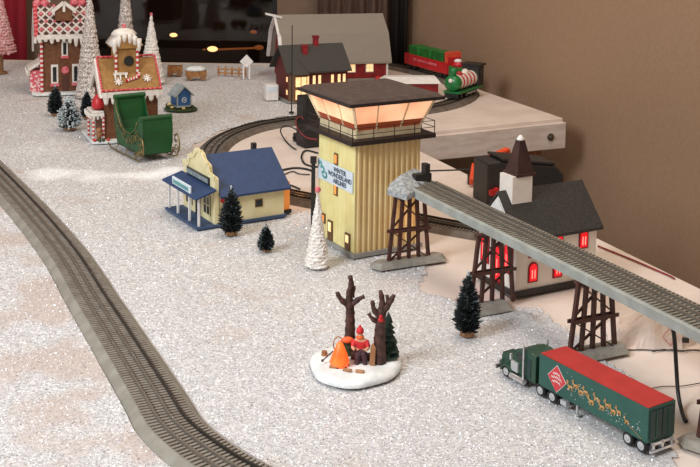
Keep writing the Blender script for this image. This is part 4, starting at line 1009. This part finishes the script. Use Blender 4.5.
# ------------------------------------------------------------------ red house with the lit bay
rh_ = thing('lit_house', 'dark red house with slate roof and brightly lit bay windows, before the barn', 'toy house', at(290.5,102.5,Z0), .42); rh_.scale = (.95,)*3
L, W, ez, rz = .31, .21, .170, .268
b = MB(); b.b2((0,0,.006),(L,W,ez)); b.extr([(0,0,ez),(0,W,ez),(0,W/2,rz-.006)], (L,0,0)); b.build('wall', M['housed'], rh_)
rf = MB()
for y0 in (-.022,W+.022): rf.extr([(-.03,y0,ez-.024),(-.03,W/2,rz),(-.03,W/2,rz+.008),(-.03,y0,ez-.016)], (L+.045,0,0))
rf.build('roof', M['houseroof'], rh_)
MB().b2((-.02,-.02,0),(L+.01,W+.01,.006)).build('foundation', M['plinth'], rh_)
# bay facing the camera at the left end
bay = MB(); bay.extr([(-.012,-.002,.006),(.012,-.030,.006),(.075,-.030,.006),(.098,-.002,.006)], (0,0,ez-.03)); bay.build('bay', M['brown'], rh_)
br = MB(); br.add([(-.026,-.0,ez-.026),(.006,-.044,ez-.026),(.082,-.044,ez-.026),(.112,0,ez-.026),(.044,.035,ez+.045)], [(0,1,4),(1,2,4),(2,3,4),(0,3,2,1),(0,4,3)]); br.build('bay_roof', M['houseroof'], rh_)
for z0_, z1_ in ((.018,.066),(.082,.130)):
    for x0_, x1_ in ((.015,.041),(.046,.072)): MB().b2((x0_,-.0318,z0_),(x1_,-.0302,z1_)).build('bay_window', M['lit'], rh_)
    MB().extr([(.077,-.0295,z0_),(.094,-.0085,z0_),(.094,-.0085,z1_),(.077,-.0295,z1_)], (.0012,-.001,0)).build('bay_window', M['lit'], rh_)
for x in (.125,.155,.225,.262,.29):
    wo = MB().b2((x-.010,-.003,.080),(x+.010,.001,.134)).build('window', M['brown'], rh_)
    MB().b2((x-.007,-.0045,.084),(x+.007,-.0031,.130)).build('pane', M['lit'], wo)
for z0_ in (.03,.095):
    wo = MB().b2((-.003,.03,z0_),(.001,.055,z0_+.03)).build('window', M['brown'], rh_)
    MB().b2((-.0045,.034,z0_+.003),(-.0031,.051,z0_+.027)).build('pane', M['lit'], wo)
for x, y, z in ((.10,W*.32,rz-.06),(.175,W/2,rz-.02)):
    c_ = MB().b2((x-.012,y-.012,z),(x+.012,y+.012,z+.068)).b2((x-.015,y-.015,z+.060),(x+.015,y+.015,z+.070)).build('chimney', M['barnred'], rh_)
pole = at(291.5, 113, Z0)
po = thing('lamp_post', 'tall thin black pole standing before the lit red house', 'toy pole', (pole.x,pole.y,Z0))
MB().cyl((0,0,0),(0,0,.40),.0028,.002,seg=8).build('pole', M['black'], po); MB().lathe([(.012,0),(.012,.005),(.003,.008)],(0,0,0),14).build('base', M['black'], po)

# ------------------------------------------------------------------ low red building with snow-white roof beside the train
sb = thing('station_building', 'low red building with flat white roof between the tower and the train', 'toy building', (.285,5.42,0), .10)
MB().b2((-.10,0,0),(.155,.15,.080)).build('wall', M['barnred'], sb)
MB().add([(-.115,-.015,.078),(.168,-.015,.078),(.168,.165,.078),(-.115,.165,.078),(-.10,.05,.102),(.15,.05,.102),(.15,.10,.102),(-.10,.10,.102)], FF).build('roof', M['white'], sb)
do_ = MB(); do_.b2((-.12,.17,0),(.0,.28,.04)); do_ = do_.build('side_wing', M['barnred'], sb)
MB().extr([(-.13,.16,.038),(-.13,.29,.038),(-.13,.225,.075)], (.14,0,0)).build('wing_roof', M['redcar'], sb)

# ------------------------------------------------------------------ train
def along(path, s, step=.0115):
    i = min(len(path)-2, max(0, int(s/step))); d = path[i+1]-path[i]; return path[i], math.atan2(d.y, d.x)
ZR = .025
def near(path, p): return min(range(len(path)), key=lambda i: (path[i]-Vector(p)).length)
i_car = near(path_f, at(430,77,0)); p = path_f[i_car]; q0, q1 = path_f[i_car-10], path_f[i_car+10]
ang = math.atan2(q1.y-q0.y, q1.x-q0.x)
def bogies(o, xs, r=.011, gauge=.024, n=2):
    for x in xs:
        b = MB().b2((x-.026,-.020,.006),(x+.026,.020,.016)).build('bogie', M['black'], o)
        for dx in (-.015,.015):
            for y in (-gauge,gauge): MB().lathe([(r*.2,-.003),(r,-.003),(r,.003),(r*.2,.003)], (x+dx,y,r), 16, M=Matrix.Rotation(PI/2,3,'X')).build('wheel', M['black2'], b)
gc = thing('gondola_car', 'long red gondola wagon loaded with green blocks behind the locomotive', 'toy train car', (p.x,p.y,ZR), ang); gc.scale = (1.42,1.25,1.35)
L2, w2 = .155, .036
b = MB().b2((-L2,-w2,.018),(L2,w2,.024))
b.b2((-L2,-w2,.024),(L2,-w2+.004,.062)).b2((-L2,w2-.004,.024),(L2,w2,.062)).b2((-L2,-w2+.004,.024),(-L2+.004,w2-.004,.062)).b2((L2-.004,-w2+.004,.024),(L2,w2-.004,.085))
for k in range(9): b.b2((-L2+.01+k*.037,-w2-.002,.020),(-L2+.014+k*.037,-w2,.062))
b.build('body', M['redcar'], gc)
d_ = MB(); random.seed(5); x = -.085
while x < .075:
    wd = random.uniform(.006,.011); d_.b2((x,-w2-.0028,.040),(x+wd,-w2-.0018,.050)); x += wd+.004
d_.build('side_lettering', M['pinkic'], gc)
for k in range(3):
    x = -.095+k*.085; MB().b2((x-.038,-.030,.026),(x+.036,.030,.098)).build('green_block', M['greencar'], gc, bevel=.004)
MB().b2((.132,-.034,.062),(.152,.034,.105)).build('end_board', M['endred'], gc)
bogies(gc, (-.11,.11))
MB().b2((L2,-.004,.012),(L2+.016,.004,.018)).build('coupler', M['black'], gc)
i_lo = near(path_f, (.555,5.41,0)); p = path_f[i_lo]; q0, q1 = path_f[i_lo-9], path_f[i_lo+9]; ang = math.atan2(q1.y-q0.y, q1.x-q0.x)
lo = thing('steam_locomotive', 'green toy steam locomotive with red and white striped boiler on the curve', 'toy train', (p.x,p.y,ZR), ang-.18); lo.scale = (1.2,)*3
X = Matrix.Rotation(PI/2,3,'Y')
b = MB(); n = 9
for k in range(n): b.lathe([(.030 if k % 2 else .0312,k*.0165),(.030 if k % 2 else .0312,(k+1)*.0165)], (-.075,0,.062), 24, M=X, mi=k % 2)
b.build('boiler', [M['icing'], M['stripe_r']], lo, smooth=False)
b = MB().lathe([(.031,0),(.033,.004),(.033,.030),(.026,.038),(1e-5,.041)], (.073,0,.062), 24, M=X); fr_ = b.build('smokebox', M['locog'], lo, smooth=True)
MB().lathe([(.010,0),(.012,.012),(.016,.034),(.012,.036)], (.09,0,.088), 16).build('chimney', M['locog'], lo, smooth=True)
MB().ball((.035,0,.090),.014,14).build('sand_dome', M['stripe_r'], lo, smooth=True); MB().ball((-.02,0,.092),.015,14).build('steam_dome', M['icing'], lo, smooth=True)
MB().b2((-.125,-.036,.03),(-.075,.036,.112)).build('cab', M['black2'], lo); MB().b2((-.135,-.042,.112),(-.068,.042,.120)).build('cab_roof', M['black'], lo)
for y in (-.0367,.0367): MB().b2((-.115,y-.0006,.072),(-.088,y+.0006,.10)).build('cab_window', M['gdark'], lo)
MB().b2((-.13,-.036,.022),(.105,.036,.030)).build('running_board', M['locog'], lo)
MB().extr([(.10,-.03,.022),(.10,.03,.022),(.135,.0,.004),(.10,.03,.003),(.10,-.03,.003)][0:3], (0,0,-.004)).b2((.10,-.028,.004),(.112,.028,.022)).build('cowcatcher', M['black'], lo)
MB().lathe([(.008,0),(.009,.004),(.006,.008)], (.113,0,.075), 12, M=X).build('headlamp', M['icing'], lo)
for x, r in ((-.06,.017),(-.02,.017),(.02,.017),(.07,.010)):
    for y in (-.026,.026): MB().lathe([(r*.2,-.003),(r,-.003),(r,.003),(r*.2,.003)], (x,y,r), 18, M=Matrix.Rotation(PI/2,3,'X')).build('wheel', M['black2'], lo)
for y in (-.031,.031): MB().bar((-.062,y,.014),(.024,y,.014),.003,.005).build('side_rod', M['silver'], lo)
i_te = near(path_f, (.535,5.86,0)); i_te = near(path_f, at(467,86,0)); p = path_f[i_te]; q0, q1 = path_f[i_te-6], path_f[i_te+6]; ang = math.atan2(q1.y-q0.y, q1.x-q0.x)
te = thing('tender', 'small dark green tender with white-topped red load between locomotive and gondola', 'toy train car', (p.x,p.y,ZR), ang); te.scale = (1.15,)*3
MB().b2((-.05,-.034,.018),(.05,.034,.066)).build('body', M['locog'], te, bevel=.003)
b = MB().ball((-.015,0,.074),.026,12,sc=(1,1,.7)); b.build('load', M['stripe_r'], te, smooth=True)
MB().ball((-.015,0,.092),.016,10,sc=(1.2,1.2,.6)).build('snow_cap', M['osnow'], te, smooth=True)
bogies(te, (0,), n=1)

# ------------------------------------------------------------------ wires, boxes, clamp, paper
def cable(name, pts, r, m, label, cat='cable'): return tag(MB().tube(spline(pts, .008), r, 8).build(name, m, smooth=True), label, cat)
A_ = at
def W3(px, py, z=.004): p = at(px, py, z); return (p.x, p.y, z)
pb = thing('power_adapter', 'black power adapter block on the white table just left of the tower', 'power adapter', W3(311,146,0), .5)
MB().b2((-.045,-.035,0),(.05,.045,.075)).build('casing', M['black'], pb, bevel=.004)
MB().b2((-.046,-.02,.03),(-.0449,.03,.06)).build('label_plate', M['greybox'], pb)
pb2 = thing('power_plug', 'small black plug lying against the left side of the power adapter', 'plug', W3(301,141.5,0), .5)
MB().b2((-.028,-.02,0),(.020,.02,.035)).build('casing', M['black2'], pb2, bevel=.004); MB().cyl((-.028,0,.018),(-.036,0,.018),.006,seg=10).build('strain_relief', M['black'], pb2)
tb_ = thing('terminal_box', 'tall black transformer box behind the tower cabin beside the lit house', 'transformer', W3(312,128,0), .5)
MB().b2((-.05,-.04,0),(.05,.05,.14)).build('casing', M['black'], tb_, bevel=.004); MB().b2((-.0515,-.02,.05),(-.05,.03,.11)).build('face_plate', M['greybox'], tb_)
A3 = lambda px, py, z: tuple(at(px, py, z))
cable('cable', [A3(299,131,.09),A3(291,127,.07),A3(284,126,.05),A3(280.5,131,.03),A3(285,140,.006),A3(292,147,.005),A3(296.5,149.5,.005)], .0028, M['cable'], 'black cable looping left of the power adapter across the loop track')
cable('cable', [A3(317,139.5,.088),A3(308,138,.088),A3(302,134,.088),A3(297,127,.088),A3(296,120,.088),A3(300,116.5,.088),A3(303.5,119,.088)], .0025, M['cabler'], 'thin red cable curling beside the black power adapter')
cable('cable', [W3(318,153),W3(306,150.5),W3(301.5,156),W3(304,163),W3(311,166),W3(319,167)], .0035, M['cable'], 'black cable loop on the white table left of the tower wall')
cable('cable', [W3(280,170.5),W3(294,168),W3(306,169),W3(315,172)], .004, M['cable'], 'thick black cable running from the blue store roof to the tower')
cable('cable', [W3(281,176),W3(292,171.5),W3(300,174),W3(312,174.5)], .0022, M['cable'], 'thin grey-black cable just below the thick cable behind the store')
cable('cable', [W3(284,183),W3(293,186),W3(301,189.5)], .003, M['cable'], 'short black cable end lying behind the blue store roof')
lp2 = at(312.6, 241, 0)
lp_ = thing('signal_post', 'black signal post behind the white cone tree at the left tower wall', 'signal post', (lp2.x,lp2.y,Z0))
MB().cyl((0,0,0),(0,0,.232),.0062,.0058,seg=10).build('post', M['black'], lp_); MB().lathe([(.010,0),(.010,.006),(.006,.01)],(0,0,0),16).build('base', M['black'], lp_)
MB().b2((-.009,-.009,.222),(.009,.009,.24)).build('lamp_head', M['black'], lp_)
wb = thing('white_box', 'small white plastic box on the snow left of the lit red house', 'box', at(271,99.5,Z0), .3)
MB().b2((-.03,-.03,0),(.03,.03,.075)).build('casing', M['white'], wb, bevel=.003); MB().b2((-.024,-.0315,.045),(.024,-.0299,.068)).build('front_plate', M['signw'], wb)
# big controller beside the church
cb = thing('train_controller', 'big black controller box with sloping cover behind the church steeple', 'controller', W3(487,206,0), .34)
MB().extr([(0,0,0),(0,0,.14),(.045,0,.142),(.25,0,.115),(.28,0,.085),(.28,0,0)], (0,.11,0)).build('casing', M['greybox'], cb, bevel=.006)
MB().extr([(.05,-.001,.1435),(.245,-.001,.117),(.245,.111,.117),(.05,.111,.1435)], (0,0,.010)).build('cover', M['black2'], cb, bevel=.003)
kn = MB().cyl((.030,-.001,.045),(.030,-.014,.045),.016,.013,seg=16).b2((.004,-.010,.036),(.02,-.001,.054)).build('red_terminal', M['red'], cb)
MB().cyl((.048,-.001,.045),(.048,-.02,.045),.010,seg=12).build('lever', M['black'], cb)
co_ = Vector(W3(474,184,0)); cl = thing('spring_clamp', 'bright orange spring clamp gripping the table edge behind the black controller', 'clamp', co_)
c_ = lambda px, py, z: at(px, py, z)-co_
MB().bar(c_(487,160,.10), c_(508,150.5,.115), .026, .024).build('upper_handle', M['clamp'], cl, bevel=.006)
MB().bar(c_(471.5,182,.02), c_(474,166,.05), .016, .026).build('jaw', M['clamp'], cl, bevel=.004)
MB().bar(c_(474,167,.05), c_(482,167,.06), .014, .018).bar(c_(482,167,.06), c_(489,160,.10), .014, .018).build('arm', M['clamp'], cl, bevel=.003)
MB().b2((-.022,-.012,0),(.008,.02,.03)).build('foot', M['black'], cl)
# crumpled paper
pp = thing('crumpled_paper', 'crumpled cream paper wrap with small red diamond print, behind the truck', 'paper', W3(655,345,0), 0)
random.seed(9); b = MB(); n = 18; vs = []; fs = []
for j in range(n+1):
    for i in range(n+1):
        u, v = i/n*2-1, j/n*2-1; r2 = abs(u)**2.4+abs(v)**2.4; hgt = max(0, 1-r2)**.55
        q = noise.noise(Vector((u*2.1+3,v*2.1,1.5)))
        vs.append((u*.105+.012*q, v*.075+.10*.4+.012*noise.noise(Vector((v*2,u*2,7))), .004+hgt*(.052+.028*q+.012*abs(noise.noise(Vector((u*5,v*5,2)))))))
for j in range(n):
    for i in range(n): fs.append((j*(n+1)+i,j*(n+1)+i+1,(j+1)*(n+1)+i+1,(j+1)*(n+1)+i))
b.add(vs, fs); ppo = b.build('paper_sheet', M['paper'], pp)
def paper_top(x, y):
    k = min(range(len(vs)), key=lambda i: (vs[i][0]-x)**2+(vs[i][1]-y)**2); return Vector(vs[k])
c_ = paper_top(.03, -.02)
dm = MB()
for s0, s1 in (((-.016,0),(0,.022)),((0,.022),(.016,0)),((.016,0),(0,-.022)),((0,-.022),(-.016,0))): dm.bar((c_.x+s0[0],c_.y-.004+s0[1]*.2,c_.z+.004+s0[1]*.8),(c_.x+s1[0],c_.y-.004+s1[1]*.2,c_.z+.004+s1[1]*.8),.003,.002)
dm.build('diamond_print', M['palered'], ppo)
dm2 = MB().b2((c_.x+.03,c_.y-.002,c_.z-.010),(c_.x+.045,c_.y,c_.z+.002)); dm2.build('dark_print', M['greybox'], ppo)
tg = at(673, 340, .0)
cable('cable', [tuple(at(673,326,.170)),tuple(at(675,345,.125)),tuple(at(676.5,370,.07)),tuple(at(678,392,.03)),W3(681,408,.008),W3(684,418,.006),W3(687,423,.006)], .0042, M['cable'], 'black cable hanging from the elevated track down to the rightmost trestle')
cable('cable', [W3(640,391),W3(662,386.5),W3(682,386),W3(705,382)], .001, M['cable'], 'hair-thin dark wire lying on the bare cream surface behind the trailer')
cable('cable', [W3(598,246),W3(628,258),W3(656,270),W3(670,276),W3(675,279)], .0026, M['cabler'], 'dark red cable lying on the table top to the right of the church')
cable('cable', [W3(652,352),W3(668,349),W3(681,352),W3(690,350),W3(706,352)], .001, M['cable'], 'hair-thin tangled wire lying right of the crumpled paper')

# ------------------------------------------------------------------ snow blanket
def seg_dist(p, poly):
    return min((p-q).length for q in poly)
keepL = [Vector((p.x,p.y,0)) for p in path_l[::4]]; keepF = [Vector((p.x,p.y,0)) for p in path_f[::4]]
# edge of the glitter on the bare white table, drawn on the table
def inside(p, poly):
    c = False; n = len(poly)
    for i in range(n):
        a, b = poly[i], poly[(i+1) % n]
        if (a[1] > p.y) != (b[1] > p.y) and p.x < (b[0]-a[0])*(p.y-a[1])/(b[1]-a[1])+a[0]: c = not c
    return c
FRONT = [(-2.8,1.2),(.62,1.2),(.60,1.9),(.635,2.10),(.60,2.26),(.56,2.40),(.50,2.52),(.46,2.66),(.36,2.62),(.20,2.72),(.22,2.95),(.12,3.03),(.08,3.22),(-.02,3.30),(-.12,3.44),(-.22,3.50),(-.45,3.74),(-.56,4.02),(-.60,4.35),(-.53,4.61),(-.40,4.83),(-.30,4.90),(-.12,4.98),(.0,5.05),(-.02,5.5),(-.10,5.9),(-.36,6.42),(-2.8,6.44)]
sn = MB(); step = .0125; X0, X1, Y0, Y1 = -2.8, .68, 1.25, 6.44
nx, ny = int((X1-X0)/step), int((Y1-Y0)/step); idx = {}; vs = []; fs = []
from mathutils.kdtree import KDTree
tp = [p for p in path_l]+[p for p in path_f]; kd = KDTree(len(tp))
for i, p in enumerate(tp): kd.insert((p.x, p.y, 0), i)
kd.balance(); CLR = .0662
def hz(x, y):
    q = .0035+.0022*noise.noise(Vector((x*3,y*3,0)))+.0014*noise.noise(Vector((x*14,y*14,3)))
    return max(.001, min(.0066, q))
MOUND = [(-.60,3.86,.16,.022),(-.78,3.80,.12,.012),(.42,2.56,.05,.016),(-1.18,4.30,.2,.02),(-.03,2.75,.08,.004)]
for j in range(ny+1):
    for i in range(nx+1):
        x, y = X0+i*step, Y0+j*step; jx = .012*noise.noise(Vector((x*9,y*9,5))); p = Vector((x+jx, y+jx, 0))
        if not inside(p+Vector((.03*noise.noise(Vector((x*7,y*7,9))),.03*noise.noise(Vector((x*7,y*7,12))),0)), FRONT): continue
        co, _, dist = kd.find((x, y, 0))
        if dist < CLR:
            if dist < CLR-step*1.3: continue
            v_ = (Vector((x, y, 0))-co).normalized()*CLR; x, y = co.x+v_.x, co.y+v_.y
        z = hz(x, y)
        for mx_, my_, mr, mh in MOUND:
            dd = ((x-mx_)**2+(y-my_)**2)/mr**2
            if dd < 1: z += mh*(1-dd)**2*min(1, max(0, (dist-CLR)/.05))
        idx[(i,j)] = len(vs); vs.append((x, y, z))
for (i,j) in list(idx):
    q = [(i,j),(i+1,j),(i+1,j+1),(i,j+1)]
    if all(k in idx for k in q): fs.append(tuple(idx[k] for k in q))
sn.add(vs, fs); vs0 = [v for v in vs]; random.seed(21); wts = [1/max(1.6, v[1])**2 for v in vs0]
for v in random.choices(vs0, wts, k=110000):
    x, y, z = v[0]+random.uniform(-.5,.5)*step, v[1]+random.uniform(-.5,.5)*step, v[2]
    if kd.find((x, y, 0))[2] < CLR: continue
    r = random.uniform(.0012, .0026); a = random.random()*2*PI; hh = min(random.uniform(.2,1.5)*r, .0068-z) if z < .0066 else .0008
    c, q = math.cos(a)*r, math.sin(a)*r
    sn.add([(x-c, y-q, z), (x+c, y+q, z), (x+q*.6, y-c*.6, z+hh+.0003)], [(0,1,2)], random.choice((1,1,2)))
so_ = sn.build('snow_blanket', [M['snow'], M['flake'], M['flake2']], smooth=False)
so_.data.polygons.foreach_set('use_smooth', [p.material_index == 0 for p in so_.data.polygons])
# loose glitter flakes lying tilted on the blanket belong to it
fl_ = so_.data.attributes.new('fluff', 'FLOAT', 'POINT')
FLF = [(-1.02,3.86,.16),(-.86,3.83,.15),(-.72,3.84,.14),(-.60,3.90,.12)]
for i, v_ in enumerate(so_.data.vertices):
    x, y, _z = v_.co
    fl_.data[i].value = max([0]+[max(0, 1-math.hypot(x-a, (y-b_)*1.6)/r_+.5*noise.noise(Vector((x*9,y*9,2)))) for a, b_, r_ in FLF]) if y > 3.6 else 0
haze_ = so_.data.attributes.new('thin', 'FLOAT', 'POINT')  # pinkish tint left of the track, standing in for reflection haze
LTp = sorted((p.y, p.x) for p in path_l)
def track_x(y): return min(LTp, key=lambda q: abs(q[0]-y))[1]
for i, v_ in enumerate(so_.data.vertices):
    x, y, _z = v_.co; haze_.data[i].value = max(0, min(.15, (track_x(y)-x)*2)) if y < 4.3 else 0
tag(so_, 'glittering white artificial snow spread over the display table', 'artificial snow', kind='stuff')

# ------------------------------------------------------------------ light
def area(name, loc, target, size, power, col, sy=None):
    l = bpy.data.lights.new(name, 'AREA'); l.energy = power; l.color = col; l.size = size
    if sy: l.shape = 'RECTANGLE'; l.size_y = sy
    o = bpy.data.objects.new(name, l); C.objects.link(o); o.location = loc
    o.rotation_euler = (Vector(target)-Vector(loc)).to_track_quat('-Z', 'Y').to_euler(); return o
area('window_light', (-2.4,.3,2.6), (.1,2.7,0), 1.3, 146, (.90,.965,1.03))
area('ceiling_fill', (.6,3.4,4.2), (0,3.9,0), 2.2, 88, (1,.86,.72))  # unseen warm fill, added to brighten the wall and back
area('back_fill', (-1.6,5.0,3.4), (-.7,5.4,0), 1.5, 4, (1,.8,.64))  # weak unseen warm fill added over the back left
def point(loc, e, col, r=.02):
    l = bpy.data.lights.new('lamp', 'POINT'); l.energy = e; l.color = col; l.shadow_soft_size = r
    o = bpy.data.objects.new('lamp', l); C.objects.link(o); o.location = loc
point((-.16,3.60,.06), .10, (1,.45,.15)); point((.20,3.02,.10), .06, (1,.5,.2))  # unseen orange lights added for the glow by store and tower
w = bpy.data.worlds.new('world'); scene.world = w; w.use_nodes = True
w.node_tree.nodes['Background'].inputs[0].default_value = (1,.86,.74,1); w.node_tree.nodes['Background'].inputs[1].default_value = .42
scene.view_settings.view_transform = 'Standard'; scene.view_settings.look = 'None'; scene.view_settings.exposure = 0
